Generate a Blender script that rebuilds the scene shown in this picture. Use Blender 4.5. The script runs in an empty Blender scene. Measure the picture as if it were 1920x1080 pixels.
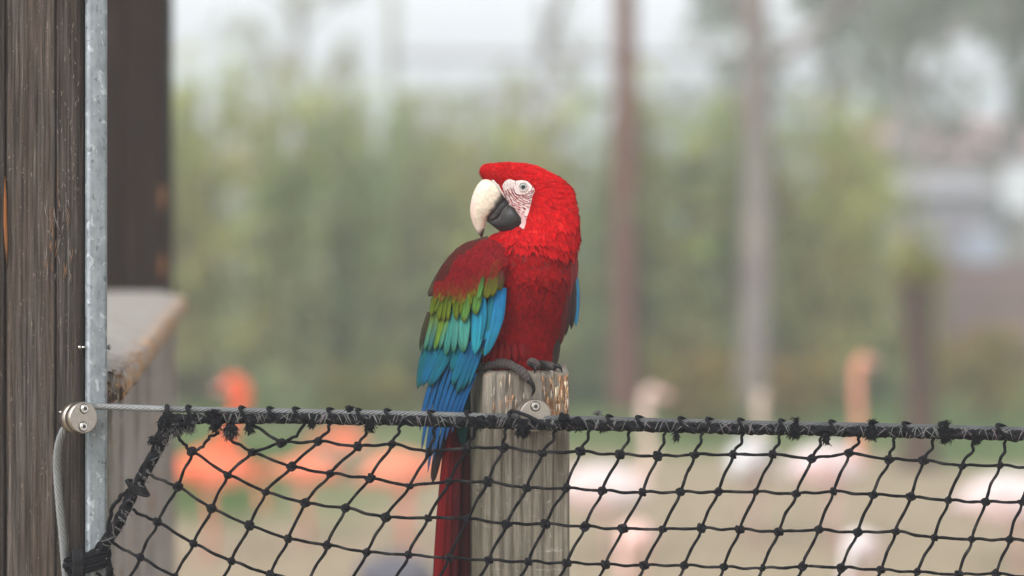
import bpy, math, random
from mathutils import Vector, noise, bvhtree
R = random.Random(7)
rad = math.radians
sc = bpy.context.scene
COL = sc.collection

# ------------------------------------------------------------------ camera, sky, sun, exposure
EYE = 2.6                    # eye height above the paddock
HOR = 300.0                  # image row of the horizon
PX = 1 / 4500.0              # metres per photo pixel, per metre of distance
cam = bpy.data.cameras.new('camera')
cam.sensor_width = 36
cam.lens = 36 * 4500 / 1920
cam.shift_y = -(540 - HOR) / 1920
cam.clip_start, cam.clip_end = 0.1, 2000
cam.dof.use_dof = True
cam.dof.focus_distance = 4.54
cam.dof.aperture_fstop = 1.15
cam.dof.aperture_blades = 0
cam_o = bpy.data.objects.new('camera', cam)
cam_o.location = (0, 0, EYE)
cam_o.rotation_euler = (rad(90), 0, 0)
COL.objects.link(cam_o)
sc.camera = cam_o

SUN_EL, SUN_AZ = rad(52), rad(215)      # azimuth measured clockwise from +y
w = bpy.data.worlds.new('World')
sc.world = w
w.use_nodes = True
nt = w.node_tree
nt.nodes.clear()
wo = nt.nodes.new('ShaderNodeOutputWorld')
bg = nt.nodes.new('ShaderNodeBackground')
sky = nt.nodes.new('ShaderNodeTexSky')
sky.sky_type = 'NISHITA'
sky.sun_disc = False
sky.sun_elevation = SUN_EL
sky.sun_rotation = SUN_AZ
sky.dust_density = 3
sky.air_density = 1.0
hs = nt.nodes.new('ShaderNodeHueSaturation')
hs.inputs['Saturation'].default_value = 0.12
hs.inputs['Value'].default_value = 2.0   # a bright overcast layer
nt.links.new(sky.outputs[0], hs.inputs['Color'])
tint = nt.nodes.new('ShaderNodeMix')
tint.data_type = 'RGBA'
tint.blend_type = 'MULTIPLY'
tint.inputs[0].default_value = 1
tint.inputs[7].default_value = (.99, 1.0, 1.03, 1)
nt.links.new(hs.outputs[0], tint.inputs[6])
nt.links.new(tint.outputs[2], bg.inputs['Color'])
bg.inputs['Strength'].default_value = 0.15
nt.links.new(bg.outputs[0], wo.inputs['Surface'])
sl = bpy.data.lights.new('sun', 'SUN')
sl.energy = 0.7
sl.angle = rad(18)
sl.color = (1, 0.98, 0.95)
so = bpy.data.objects.new('sun', sl)
so.rotation_euler = (rad(90) - SUN_EL, 0, math.pi - SUN_AZ)
COL.objects.link(so)
sc.view_settings.view_transform = 'Standard'
sc.view_settings.look = 'None'
sc.view_settings.gamma = 1
sc.view_settings.use_curve_mapping = False
sc.view_settings.exposure = 0.05
cy = sc.cycles
cy.use_denoising = True
cy.max_bounces = 6
cy.diffuse_bounces = 3
cy.glossy_bounces = 3
cy.transmission_bounces = 3
cy.transparent_max_bounces = 6
cy.volume_bounces = 1
cy.sample_clamp_indirect = 6
cy.caustics_reflective = cy.caustics_refractive = False

# ------------------------------------------------------------------ helpers
def W(px, py, Y):
    return Vector(((px - 960) * Y * PX, Y, EYE - (py - HOR) * Y * PX))

def lin(c):
    c = c / 255.0
    return c / 12.92 if c <= 0.04045 else ((c + 0.055) / 1.055) ** 2.4

def rgb(r, g, b, f=1.0):
    return (lin(r) * f, lin(g) * f, lin(b) * f, 1.0)

def mix(a, b, t):
    return tuple(x + (y - x) * t for x, y in zip(a, b))

def jit(c, amt, rnd=R):
    f = 1 + rnd.uniform(-amt, amt)
    return (c[0] * f * (1 + rnd.uniform(-amt, amt) * .3), c[1] * f * (1 + rnd.uniform(-amt, amt) * .5), c[2] * f, 1)

def nz(x, y=0.0, z=0.0):
    return noise.noise(Vector((x, y, z)))

class MB:
    """collects verts, faces, per-vertex uv and colour, then links ONE mesh object"""
    def __init__(s):
        s.v, s.f, s.uv, s.c = [], [], [], []
    def vert(s, p, uv=(0, 0), c=(1, 1, 1, 1)):
        s.v.append(tuple(p)); s.uv.append(uv); s.c.append(c)
        return len(s.v) - 1
    def grid(s, rows, uvs=None, cols=None, closed=False, cap0=False, cap1=False):
        n, m = len(rows), len(rows[0])
        b = len(s.v)
        for i in range(n):
            for j in range(m):
                uv = uvs[i][j] if uvs else (j / max(1, m - 1), i / max(1, n - 1))
                s.vert(rows[i][j], uv, cols[i][j] if cols else (1, 1, 1, 1))
        for i in range(n - 1):
            for j in range(m if closed else m - 1):
                k = (j + 1) % m
                s.f.append((b + i * m + j, b + i * m + k, b + (i + 1) * m + k, b + (i + 1) * m + j))
        if cap0: s.f.append(tuple(b + j for j in reversed(range(m))))
        if cap1: s.f.append(tuple(b + (n - 1) * m + j for j in range(m)))
    def box(s, lo, hi, c=(1, 1, 1, 1), bev=0.0):
        x0, y0, z0 = lo; x1, y1, z1 = hi
        e = bev
        prof = [(x0 + e, y0), (x1 - e, y0), (x1, y0 + e), (x1, y1 - e), (x1 - e, y1), (x0 + e, y1), (x0, y1 - e), (x0, y0 + e)] if e else [(x0, y0), (x1, y0), (x1, y1), (x0, y1)]
        cx, cyy = (x0 + x1) / 2, (y0 + y1) / 2
        def ring(z, k):
            return [(cx + (x - cx) * (1 - k / max(1e-6, (x1 - x0) / 2)), cyy + (y - cyy) * (1 - k / max(1e-6, (y1 - y0) / 2)), z) for x, y in prof]
        rows = [ring(z0, e), ring(z0 + e, 0), ring(z1 - e, 0), ring(z1, e)] if e else [ring(z0, 0), ring(z1, 0)]
        s.grid(rows, cols=[[c] * len(prof) for _ in rows], closed=True, cap0=True, cap1=True)
    def tube(s, pts, r, n=8, c=(1, 1, 1, 1), caps=True, flat=None):
        """r: number or list; c: colour or list; flat: (axis, factor) squash"""
        pts = [Vector(p) for p in pts]
        N = len(pts)
        rr = r if isinstance(r, (list, tuple)) else [r] * N
        cc = c if isinstance(c, list) else [c] * N
        T = []
        for i in range(N):
            a = pts[min(N - 1, i + 1)] - pts[max(0, i - 1)]
            T.append(a.normalized() if a.length > 1e-9 else Vector((0, 0, 1)))
        up = Vector((0, 0, 1)) if abs(T[0].z) < .9 else Vector((0, 1, 0))
        u = T[0].cross(up).normalized()
        rows, uvs, L = [], [], 0
        for i in range(N):
            if i: L += (pts[i] - pts[i - 1]).length
            u = (u - T[i] * u.dot(T[i])).normalized()
            v = T[i].cross(u)
            ring = []
            for j in range(n):
                a = 2 * math.pi * j / n
                o = (u * math.cos(a) + v * math.sin(a)) * rr[i]
                if flat:
                    o = o - flat[0] * o.dot(flat[0]) * (1 - flat[1])
                ring.append(pts[i] + o)
            rows.append(ring); uvs.append([(j / n, L) for j in range(n)])
        s.grid(rows, uvs, [[q] * n for q in cc], closed=True, cap0=caps, cap1=caps)
    def build(s, name, mat, parent=None, smooth=True, at=None):
        o = bpy.data.objects.new(name, s.mesh(name, mat, at if at is not None else (wloc(parent) if parent else Vector((0, 0, 0))), smooth))
        COL.objects.link(o)
        if parent: o.parent = parent
        elif at is not None: o.location = at
        return o
    def mesh(s, name, mat, off=Vector((0, 0, 0)), smooth=True):
        me = bpy.data.meshes.new(name)
        ox, oy, oz = off
        me.from_pydata([(x - ox, y - oy, z - oz) for x, y, z in s.v], [], s.f)
        if mat: me.materials.append(mat)
        li = [0] * len(me.loops)
        me.loops.foreach_get('vertex_index', li)
        ul = me.uv_layers.new(name='UVMap')
        fl = []
        for i in li: fl.extend(s.uv[i])
        ul.data.foreach_set('uv', fl)
        ca = me.color_attributes.new('Col', 'FLOAT_COLOR', 'POINT')
        fc = []
        for c in s.c: fc.extend(c)
        ca.data.foreach_set('color', fc)
        if smooth: me.polygons.foreach_set('use_smooth', [True] * len(me.polygons))
        me.update()
        return me

def wloc(o):
    p = Vector((0, 0, 0))
    while o:
        p = p + Vector(o.location); o = o.parent
    return p

def tag(o, label=None, cat=None, group=None, kind=None):
    if label: o['label'] = label
    if cat: o['category'] = cat
    if group: o['group'] = group
    if kind: o['kind'] = kind
    return o

def thing(name, loc, label, cat, group=None, rz=0.0):
    o = bpy.data.objects.new(name, None)
    o.empty_display_size = 0.05
    o.location = loc
    o.rotation_euler = (0, 0, rz)
    COL.objects.link(o)
    return tag(o, label, cat, group)

def stuff(o):
    o['kind'] = 'stuff'
    return o

def copy_tree(o, parent=None):
    c = o.copy()
    COL.objects.link(c)
    c.parent = parent
    for ch in list(o.children):
        copy_tree(ch, c)
    return c

def cr(P, t):
    """Catmull-Rom through list of tuples, t in 0..len-1"""
    n = len(P)
    i = min(int(t), n - 2); f = t - i
    a, b, c, d = P[max(0, i - 1)], P[i], P[i + 1], P[min(n - 1, i + 2)]
    return tuple(.5 * (2 * q + (r - p) * f + (2 * p - 5 * q + 4 * r - s_) * f * f + (3 * q - p - 3 * r + s_) * f ** 3) for p, q, r, s_ in zip(a, b, c, d))

def spline(P, per):
    n = (len(P) - 1) * per
    return [cr(P, (len(P) - 1) * i / n) for i in range(n + 1)]

# ------------------------------------------------------------------ materials
class NT:
    def __init__(s, name):
        s.m = bpy.data.materials.new(name)
        s.m.use_nodes = True
        s.t = s.m.node_tree
        s.b = s.t.nodes['Principled BSDF']
    def n(s, typ, **kw):
        nd = s.t.nodes.new('ShaderNode' + typ)
        for k, v in kw.items():
            if hasattr(nd, k) and k not in nd.inputs: setattr(nd, k, v)
            else: nd.inputs[k].default_value = v
        return nd
    def l(s, a, b):
        s.t.links.new(a, b)
    def ramp(s, fac, stops):
        r = s.n('ValToRGB')
        e = r.color_ramp.elements
        while len(e) < len(stops): e.new(0.5)
        for el, (p, c) in zip(e, stops):
            el.position = p
            el.color = c if len(c) == 4 else (*c, 1)
        s.l(fac, r.inputs[0])
        return r.outputs[0]
    def coords(s, scale, kind='Object'):
        tc = s.n('TexCoord'); mp = s.n('Mapping')
        mp.inputs['Scale'].default_value = scale
        s.l(tc.outputs[kind], mp.inputs[0])
        return mp.outputs[0]
    def noise(s, vec, scale, detail=4, rough=.55, dist=0.0):
        nd = s.n('TexNoise')
        nd.inputs['Scale'].default_value = scale
        nd.inputs['Detail'].default_value = detail
        nd.inputs['Roughness'].default_value = rough
        nd.inputs['Distortion'].default_value = dist
        if vec: s.l(vec, nd.inputs['Vector'])
        return nd.outputs[0]
    def mixc(s, fac, a, b, mode='MIX'):
        m = s.n('Mix', data_type='RGBA', blend_type=mode)
        for sock, v in ((m.inputs[0], fac), (m.inputs[6], a), (m.inputs[7], b)):
            if isinstance(v, (int, float)): sock.default_value = v
            elif isinstance(v, tuple): sock.default_value = v
            else: s.l(v, sock)
        return m.outputs[2]
    def bump(s, h, strength=.4, dist=.002):
        b = s.n('Bump')
        b.inputs['Strength'].default_value = strength
        b.inputs['Distance'].default_value = dist
        s.l(h, b.inputs['Height'])
        s.l(b.outputs[0], s.b.inputs['Normal'])
    def fin(s, col=None, rough=.7, metal=0.0, spec=None):
        if col is not None:
            if isinstance(col, tuple): s.b.inputs['Base Color'].default_value = col
            else: s.l(col, s.b.inputs['Base Color'])
        if isinstance(rough, (int, float)): s.b.inputs['Roughness'].default_value = rough
        else: s.l(rough, s.b.inputs['Roughness'])
        s.b.inputs['Metallic'].default_value = metal
        if spec is not None: s.b.inputs['Specular IOR Level'].default_value = spec
        return s.m

def mat_attr(name, rough=.7, vary=.25, scale=60, spec=.3, bumpd=0.0, uvs=None):
    m = NT(name)
    a = m.n('Attribute', attribute_name='Col')
    vec = m.coords(uvs, 'UV') if uvs else m.coords((1, 1, 1))
    nn = m.noise(vec, 1 if uvs else scale, 4)
    f = m.ramp(nn, [(.25, (1 - vary, 1 - vary, 1 - vary)), (.75, (1 + vary, 1 + vary, 1 + vary))])
    c = m.mixc(1.0, a.outputs['Color'], f, 'MULTIPLY')
    if bumpd: m.bump(nn, .5, bumpd)
    return m.fin(c, rough, spec=spec)

M = {}
M['feather'] = mat_attr('feather', .6, .45, uvs=(16, 1.6, 1), spec=.12, bumpd=.0008)
M['down'] = mat_attr('down_feather', .85, .5, uvs=(9, 1.6, 1), spec=.06, bumpd=.0006)
M['skin'] = mat_attr('bird_skin', .6, .12, 300, .3, .0006)
M['beak'] = mat_attr('beak', .42, .2, 170, .45, .0005)
M['beakdark'] = mat_attr('dark_beak', .48, .55, 130, .4, .0006)
def mat_foot():
    m = NT('scaly_foot')
    a = m.n('Attribute', attribute_name='Col')
    v = m.n('TexVoronoi', feature='DISTANCE_TO_EDGE', Scale=330.0)
    tc = m.n('TexCoord'); m.l(tc.outputs['Object'], v.inputs['Vector'])
    k = m.ramp(v.outputs['Distance'], [(.0, (.3, .3, .3)), (.22, (1.15, 1.15, 1.15))])
    col = m.mixc(1.0, a.outputs['Color'], k, 'MULTIPLY')
    m.bump(k, .8, .002)
    return m.fin(col, .7, spec=.25)
M['foot'] = mat_foot()
M['claw'] = mat_attr('claw', .45, .2, 100, .35)
def mat_leaf():
    m = NT('foliage')
    a = m.n('Attribute', attribute_name='Col')
    m.fin(a.outputs['Color'], .6, spec=.25)
    tr = m.n('BsdfTranslucent'); mx = m.n('MixShader')
    m.l(m.mixc(1.0, a.outputs['Color'], (1.25, 1.2, .7, 1), 'MULTIPLY'), tr.inputs[0])
    mx.inputs[0].default_value = .45
    out = [n for n in m.t.nodes if n.type == 'OUTPUT_MATERIAL'][0]
    m.l(m.b.outputs[0], mx.inputs[1]); m.l(tr.outputs[0], mx.inputs[2]); m.l(mx.outputs[0], out.inputs[0])
    return m.m
M['foliage'] = mat_leaf()
M['bark'] = mat_attr('bark', .9, .4, 9, .15, .01)
M['flamingo'] = mat_attr('flamingo_plumage', .8, .15, 14, .1)
M['plain'] = mat_attr('weathered_paint', .7, .15, 5, .2)
M['rock'] = mat_attr('rock', .9, .4, 6, .2, .01)
M['cord'] = mat_attr('black_cord', .9, .6, 420, .1, .0012)
M['fibre'] = mat_attr('frayed_fibre', .9, .3, 500, .1)

def mat_iris():
    m = NT('iris'); a = m.n('Attribute', attribute_name='Col')
    m.b.inputs['Coat Weight'].default_value = .25
    m.b.inputs['Coat Roughness'].default_value = .03
    return m.fin(a.outputs['Color'], .3)
M['iris'] = mat_iris()

def mat_wood_dark():
    m = NT('dark_weathered_wood')
    v = m.coords((1, 1, .03))
    big = m.noise(m.coords((1, 1, .12)), 16, 4)
    fine = m.noise(v, 170, 6, .7)
    fine2 = m.noise(v, 620, 3, .6)
    base = m.ramp(fine, [(.28, rgb(24, 20, 17)), (.44, rgb(62, 57, 53)), (.58, rgb(88, 83, 79)), (.78, rgb(140, 134, 127))])
    col = m.mixc(m.ramp(big, [(.35, (0, 0, 0)), (.65, (1, 1, 1))]), base, m.ramp(fine, [(.25, rgb(28, 22, 18)), (.6, rgb(80, 69, 60)), (.8, rgb(116, 104, 92))]))
    # raw orange slivers
    sp = m.noise(m.coords((1, 1, .09)), 55, 3, .5)
    col = m.mixc(m.ramp(sp, [(.74, (0, 0, 0)), (.77, (.35, .35, .35))]), col, rgb(140, 100, 68))
    sc_ = m.noise(m.coords((1.0, 1, .25)), 260, 2, .5, 1.5)
    col = m.mixc(m.ramp(sc_, [(.67, (0, 0, 0)), (.72, (.45, .45, .45))]), col, rgb(158, 146, 134))
    a = m.n('Attribute', attribute_name='Col')
    col = m.mixc(1.0, col, a.outputs['Color'], 'MULTIPLY')
    h = m.mixc(.5, fine, fine2)
    m.bump(h, .7, .004)
    return m.fin(col, .85, spec=.2)
M['wood_dark'] = mat_wood_dark()

def mat_wood_grey(name, tint, orange=.62, warm=(176, 122, 76)):
    m = NT(name)
    fine = m.noise(m.coords((1, 1, .05)), 190, 6, .7)
    blot = m.noise(m.coords((1, 1, .5)), 42, 4, .6)
    d = tuple(int(t * .60) for t in tint); l = tuple(min(255, int(t * 1.28)) for t in tint)
    base = m.ramp(fine, [(.27, rgb(*d)), (.5, rgb(*tint)), (.75, rgb(*l))])
    g = m.mixc(m.ramp(blot, [(.35, (0, 0, 0)), (.68, (.75, .75, .75))]), base, m.mixc(.6, base, rgb(*[int(t * .8) for t in tint])))
    a = m.n('Attribute', attribute_name='Col')
    sep = m.n('SeparateColor'); m.l(a.outputs['Color'], sep.inputs[0])
    on = m.noise(m.coords((1, 1, .22)), 75, 5, .65)
    # attribute red = how much raw wood is exposed here
    add = m.n('Math', operation='ADD'); m.l(on, add.inputs[0]); m.l(sep.outputs[0], add.inputs[1])
    msk = m.ramp(add.outputs[0], [(orange, (0, 0, 0)), (orange + .1, (1, 1, 1))])
    oc = m.ramp(fine, [(.3, rgb(int(warm[0] * .55), int(warm[1] * .5), int(warm[2] * .5))), (.55, rgb(*warm)), (.78, rgb(226, 184, 140))])
    col = m.mixc(msk, g, oc)
    # attribute green = algae
    col = m.mixc(sep.outputs[1], col, m.mixc(.5, base, rgb(92, 92, 62)))
    # chalky bird-lime specks
    st = m.noise(m.coords((1, 1, .18)), 26, 5, .6, .4)
    col = m.mixc(m.ramp(st, [(.3, (.7, .7, .7)), (.5, (0, 0, 0))]), col, m.mixc(1.0, col, (.42, .37, .31, 1), 'MULTIPLY'))
    sm = m.noise(m.coords((.35, .35, 1.2)), 44, 5, .7, .5)
    col = m.mixc(m.ramp(sm, [(.60, (0, 0, 0)), (.70, (.45, .45, .45))]), col, rgb(196, 192, 184))
    wn = m.noise(m.coords((1, 1, .8)), 70, 5, .7)
    col = m.mixc(m.ramp(wn, [(.63, (0, 0, 0)), (.74, (.5, .5, .5))]), col, rgb(205, 202, 196))
    m.bump(m.mixc(.4, fine, on), .7, .004)
    return m.fin(col, .85, spec=.2)
M['wood_post'] = mat_wood_grey('grey_post_wood', (136, 128, 115), .64, (172, 128, 90))
M['wood_rail'] = mat_wood_grey('grey_rail_wood', (156, 149, 141), .62, (178, 138, 98))
M['wood_board'] = mat_wood_grey('grey_board_wood', (158, 151, 146), .66)

def mat_galv():
    m = NT('galvanised_steel')
    v = m.coords((1, 1, 1))
    n1 = m.noise(v, 28, 5, .6)
    n2 = m.noise(m.coords((1, 1, .35)), 130, 5, .7)
    base = m.ramp(n1, [(.3, rgb(98, 104, 106)), (.5, rgb(122, 129, 130)), (.7, rgb(142, 148, 150))])
    base = m.mixc(.35, base, m.ramp(n2, [(.3, rgb(98, 105, 108)), (.7, rgb(156, 164, 167))]))
    n3 = m.noise(m.coords((1, 1, .7)), 58, 5, .6, .3)
    base = m.mixc(m.ramp(n3, [(.58, (0, 0, 0)), (.62, (.6, .6, .6))]), base, rgb(178, 184, 186))
    n4 = m.noise(m.coords((1, 1, .6)), 90, 3, .5)
    base = m.mixc(m.ramp(n4, [(.33, (.8, .8, .8)), (.38, (0, 0, 0))]), base, rgb(84, 88, 90))
    return m.fin(base, m.ramp(n2, [(.3, (.42, .42, .42)), (.7, (.62, .62, .62))]), .25, .5)
M['galv'] = mat_galv()

def mat_steel(name, c, rough, metal=1.0):
    m = NT(name)
    n2 = m.noise(m.coords((1, 1, .3)), 500, 3, .6)
    col = m.mixc(m.ramp(n2, [(.3, (0, 0, 0)), (.7, (1, 1, 1))]), tuple(x * .75 for x in c[:3]) + (1,), c)
    a = m.n('Attribute', attribute_name='Col')
    col = m.mixc(1.0, col, a.outputs['Color'], 'MULTIPLY')
    return m.fin(col, rough, metal)
M['steel'] = mat_steel('stainless_steel', rgb(190, 180, 168), .36)
M['screw'] = mat_steel('polished_screw', rgb(226, 220, 212), .2)
M['wire'] = mat_steel('wire_rope_steel', rgb(142, 143, 141), .5, .6)
M['dark'] = mat_attr('recess_shade', .8, .1, 50, .1)

def mat_ground():
    m = NT('paddock_ground')
    n1 = m.noise(m.coords((1, 1, 1)), .55, 5, .6)
    n2 = m.noise(m.coords((1, 1, 1)), 6, 6, .7)
    tan = m.ramp(n2, [(.3, rgb(126, 112, 90)), (.55, rgb(152, 138, 114)), (.75, rgb(168, 156, 132))])
    grn = m.ramp(n2, [(.3, rgb(74, 92, 52)), (.7, rgb(110, 124, 76))])
    a = m.n('Attribute', attribute_name='Col')
    sep = m.n('SeparateColor'); m.l(a.outputs['Color'], sep.inputs[0])
    add = m.n('Math', operation='ADD'); m.l(n1, add.inputs[0]); m.l(sep.outputs[0], add.inputs[1])
    col = m.mixc(m.ramp(add.outputs[0], [(.62, (0, 0, 0)), (.78, (1, 1, 1))]), tan, grn)
    m.bump(n2, .5, .03)
    return m.fin(col, .95, spec=.1)
M['ground'] = mat_ground()

# ------------------------------------------------------------------ ground
gb = MB()
xs = [-300, -120, -60, -30] + [-15 + i for i in range(31)] + [30, 60, 120, 300]
ys = [-60, -20, 0, 5, 10] + [12 + i for i in range(24)] + [40, 50, 70, 110, 180, 300]
def green(x, y):
    g = .02
    if y > 21.5: g = .34
    if x > 3.2 and y > 20.5: g = .5                     # grass strip in front of the hedge
    if y > 17.2 and x < -.8: g = .26
    return g + .05 * nz(x * .6, y * .6)
gb.grid([[(x, y, .03 * nz(x * .4, y * .4, 2) if abs(x) < 20 and 8 < y < 40 else 0) for x in xs] for y in ys], cols=[[(max(0, green(x, y)), 0, 0, 1) for x in xs] for y in ys])
ground = gb.build('ground', M['ground'])
tag(ground, kind='structure')

# ------------------------------------------------------------------ vegetation
def leaf(mb, p, d, up, L, wd, c):
    s = d.cross(up)
    s = s.normalized() * wd if s.length > 1e-6 else Vector((wd, 0, 0))
    b = len(mb.v)
    mb.vert(p, (0, 0), c); mb.vert(p + d * L * .5 + s, (1, .5), c); mb.vert(p + d * L, (.5, 1), c); mb.vert(p + d * L * .5 - s, (0, .5), c)
    mb.f.append((b, b + 1, b + 2, b + 3))

def rdir(rnd=R):
    while True:
        v = Vector((rnd.uniform(-1, 1), rnd.uniform(-1, 1), rnd.uniform(-1, 1)))
        if .1 < v.length < 1: return v.normalized()

def hedge_proto(h, cols, seed, wd=.5):
    rnd = random.Random(seed)
    st, fo = MB(), MB()
    for k in range(7):
        bx, by = rnd.uniform(-.25, .25), rnd.uniform(-.2, .2)
        tx, ty = bx + rnd.uniform(-.35, .35), by + rnd.uniform(-.25, .25)
        hh = h * rnd.uniform(.75, 1.0)
        P = spline([(bx, by, 0), (bx + .1 * (tx - bx), by, hh * .4), (tx, ty, hh)], 4)
        st.tube(P, [.022 * (1 - .7 * i / 8) for i in range(9)], 5, rgb(120, 112, 82))
        for q in range(8):
            z = hh * (.10 + .9 * ((q + rnd.random()) / 8))
            f = z / hh
            cc = Vector((bx + (tx - bx) * f ** 1.5 + rnd.uniform(-.18, .18) * wd * 2, by + rnd.uniform(-.25, .25), z))
            base = jit(rnd.choice(cols), .22, rnd)
            for _ in range(26):
                d = (rdir(rnd) + Vector((0, 0, -.15))).normalized()
                leaf(fo, cc + rdir(rnd) * rnd.uniform(0, .19), d, rdir(rnd), rnd.uniform(.09, .17), rnd.uniform(.014, .026), jit(base, .3, rnd))
    return st, fo

GREENS = [  # leaf tones raised, part of the distance haze painted into them
    [rgb(180, 182, 122), rgb(170, 172, 116), rgb(188, 188, 130)],
    [rgb(150, 162, 116), rgb(140, 152, 110), rgb(158, 168, 122)],
    [rgb(164, 170, 124), rgb(172, 174, 130), rgb(154, 162, 118)],
    [rgb(154, 166, 128), rgb(146, 158, 122), rgb(162, 172, 134)],
]
protos = []
for i in range(8):
    h = [3.9, 3.4, 3.85, 3.3, 3.6, 3.45, 3.75, 3.2][i]
    st, fo = hedge_proto(h, GREENS[i % 4], 100 + i)
    protos.append((st.mesh('stem', M['bark']), fo.mesh('shrub', M['foliage'])))
hr = random.Random(5)
hedge = thing('hedge', (-2, 25.4, 0), 'tall loose green hedge, soft and blurred, across the paddock behind the flamingos', 'hedge')
xi = -12.0
while xi < 4.1:
    for row in (0, 1, 2):
        i = hr.randrange(8)
        s_ = hr.uniform(.88, 1.08) * (.93 if xi > 2.6 else 1)
        f = bpy.data.objects.new('shrub', protos[i][1]); COL.objects.link(f); f.parent = hedge
        f.location = (xi + 2 + hr.uniform(-.15, .15) + row * .25, row * .9 + hr.uniform(-.3, .3), 0)
        f.rotation_euler = (0, 0, hr.uniform(0, 6.28)); f.scale = (s_, s_, s_)
        q = bpy.data.objects.new('stem', protos[i][0]); COL.objects.link(q); q.parent = f
    xi += .62

def bush(px, py_base, Y, wpx, hpx, cols, label, n=900, name='bush'):
    z0 = 0.0
    c = W(px, py_base, Y)
    wd, h = wpx * Y * PX, hpx * Y * PX
    o = thing(name, (c.x, Y, z0), label, 'bush', None)
    fo, st = MB(), MB()
    rnd = random.Random(int(px + Y * 10))
    for k in range(9):
        a = rnd.uniform(0, 6.28)
        st.tube([(0, 0, 0), (math.cos(a) * wd * .2, math.sin(a) * wd * .15, h * .5), (math.cos(a) * wd * .38, math.sin(a) * wd * .3, h * .85)], [.018, .012, .005], 5, rgb(110, 92, 66))
    for q in range(n // 18):
        u = rdir(rnd); rr = rnd.random() ** .4
        cc = Vector((u.x * wd * .5 * rr, u.y * wd * .4 * rr, h * .5 + u.z * h * .48 * rr))
        b = jit(rnd.choice(cols), .3, rnd)
        for _ in range(18):
            leaf(fo, cc + rdir(rnd) * rnd.uniform(0, wd * .1 + .05), rdir(rnd), rdir(rnd), rnd.uniform(.07, .13), rnd.uniform(.012, .024), jit(b, .25, rnd))
    st.build('stem', M['bark'], None).parent = o
    f = fo.build('foliage', M['foliage'], None); f.parent = o; stuff(f)
    return o

YEL = [rgb(150, 132, 78), rgb(168, 146, 86), rgb(132, 122, 70)]
YGR = [rgb(138, 138, 72), rgb(120, 126, 62), rgb(156, 148, 84)]
bush(1320, 830, 23.0, 150, 165, YEL, 'straw coloured bush left of the tall grey trunk', 1000)
bush(1265, 850, 23.8, 110, 140, YGR, 'olive bush at the foot of the rusty pole', 800)
bush(1500, 830, 23.4, 130, 150, YEL, 'dry straw bush right of the tall grey trunk', 800)
bush(1850, 830, 24.0, 190, 190, YEL, 'wide yellowed bush in front of the brown board fence', 1300)
bush(1725, 600, 22.4, 90, 420, YGR, 'yellow green bush rising behind the dark stump', 900)
bush(1560, 800, 25.2, 300, 560, GREENS[0], 'rounded yellow green bush between the grey trunk and the dark stump', 2600)
bush(1650, 800, 26.4, 200, 480, GREENS[2], 'olive bush left of the board fence', 1800)
bush(930, 830, 23.6, 180, 120, YEL, 'low straw bush at the hedge foot left of the macaw post', 900)
bush(690, 830, 23.9, 210, 110, YGR, 'low olive bush at the hedge foot above the coral flamingos', 900)
bush(520, 830, 23.7, 170, 100, GREENS[3], 'low green bush at the hedge foot above the coral flamingos', 800)

gt = MB()
gr_ = random.Random(11)
for k in range(9000):
    y = gr_.uniform(20.5, 25); x = gr_.uniform(-9, 9)
    if k % 3 == 0: y = gr_.uniform(16.6, 21); x = gr_.uniform(-5, -.6)
    if nz(x * .5, y * .7) < -.12: continue
    d = (Vector((0, 0, 1)) + rdir(gr_) * .45).normalized()
    leaf(gt, Vector((x, y, 0)), d, rdir(gr_), gr_.uniform(.06, .14), .008, jit(rgb(84, 112, 56), .3, gr_))
tag(gt.build('grass', M['foliage']), 'short green grass between the hedge and the flamingos', 'grass', kind='stuff')

# trees
def tree(name, px, Y, rpx, top_z, label, bark, limbs, leaves, lcols, seed, lean=0.0, crown=None, leafsize=.16):
    rnd = random.Random(seed)
    c = W(px, 700, Y)
    o = thing(name, (c.x, Y, 0), label, 'tree')
    r = rpx * Y * PX / 2
    t = MB()
    P = spline([(0, 0, 0), (lean * .3 + .04, .03, top_z * .35), (lean * .7 - .03, -.04, top_z * .7), (lean, 0, top_z)], 7)
    t.tube(P, [r * (1.25 - .55 * (i / 21) + (.25 if i == 0 else 0)) for i in range(22)], 12, [jit(bark, .12, rnd) for _ in range(22)])
    t.build('trunk', M['bark'], None).parent = o
    fo = MB()
    lb = MB()
    for (z0, az, L, up) in limbs:
        f = z0 / top_z
        a = Vector(cr([(0, 0, 0), (lean * .3 + .04, .03, top_z * .35), (lean * .7 - .03, -.04, top_z * .7), (lean, 0, top_z)], f * 3))
        d = Vector((math.cos(az), math.sin(az) * .6, up)).normalized()
        e = a + d * L
        m_ = a + d * L * .5 + Vector((0, 0, -.08 * L))
        Q = spline([tuple(a), tuple(m_), tuple(e)], 4)
        lb.tube(Q, [r * .5 * (1 - .8 * i / 8) + .01 for i in range(9)], 7, bark)
        for k in range(4):
            s0 = a + d * L * rnd.uniform(.4, .95)
            dd = (d + rdir(rnd) * .8).normalized()
            lb.tube([s0, s0 + dd * L * .25, s0 + (dd + rdir(rnd) * .3) * L * .5], [r * .2, r * .12, .006], 5, bark)
            for q in range(leaves):
                cc = s0 + dd * L * rnd.uniform(.1, .55) + rdir(rnd) * L * .16
                b = jit(rnd.choice(lcols), .25, rnd)
                for _ in range(12):
                    leaf(fo, cc + rdir(rnd) * rnd.uniform(0, .3), rdir(rnd), rdir(rnd), leafsize * rnd.uniform(.7, 1.2), leafsize * .22, jit(b, .25, rnd))
    lb.build('limb', M['bark'], None).parent = o
    if fo.v:
        f = fo.build('crown', M['foliage'], None); f.parent = o; stuff(f)
    return o

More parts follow.
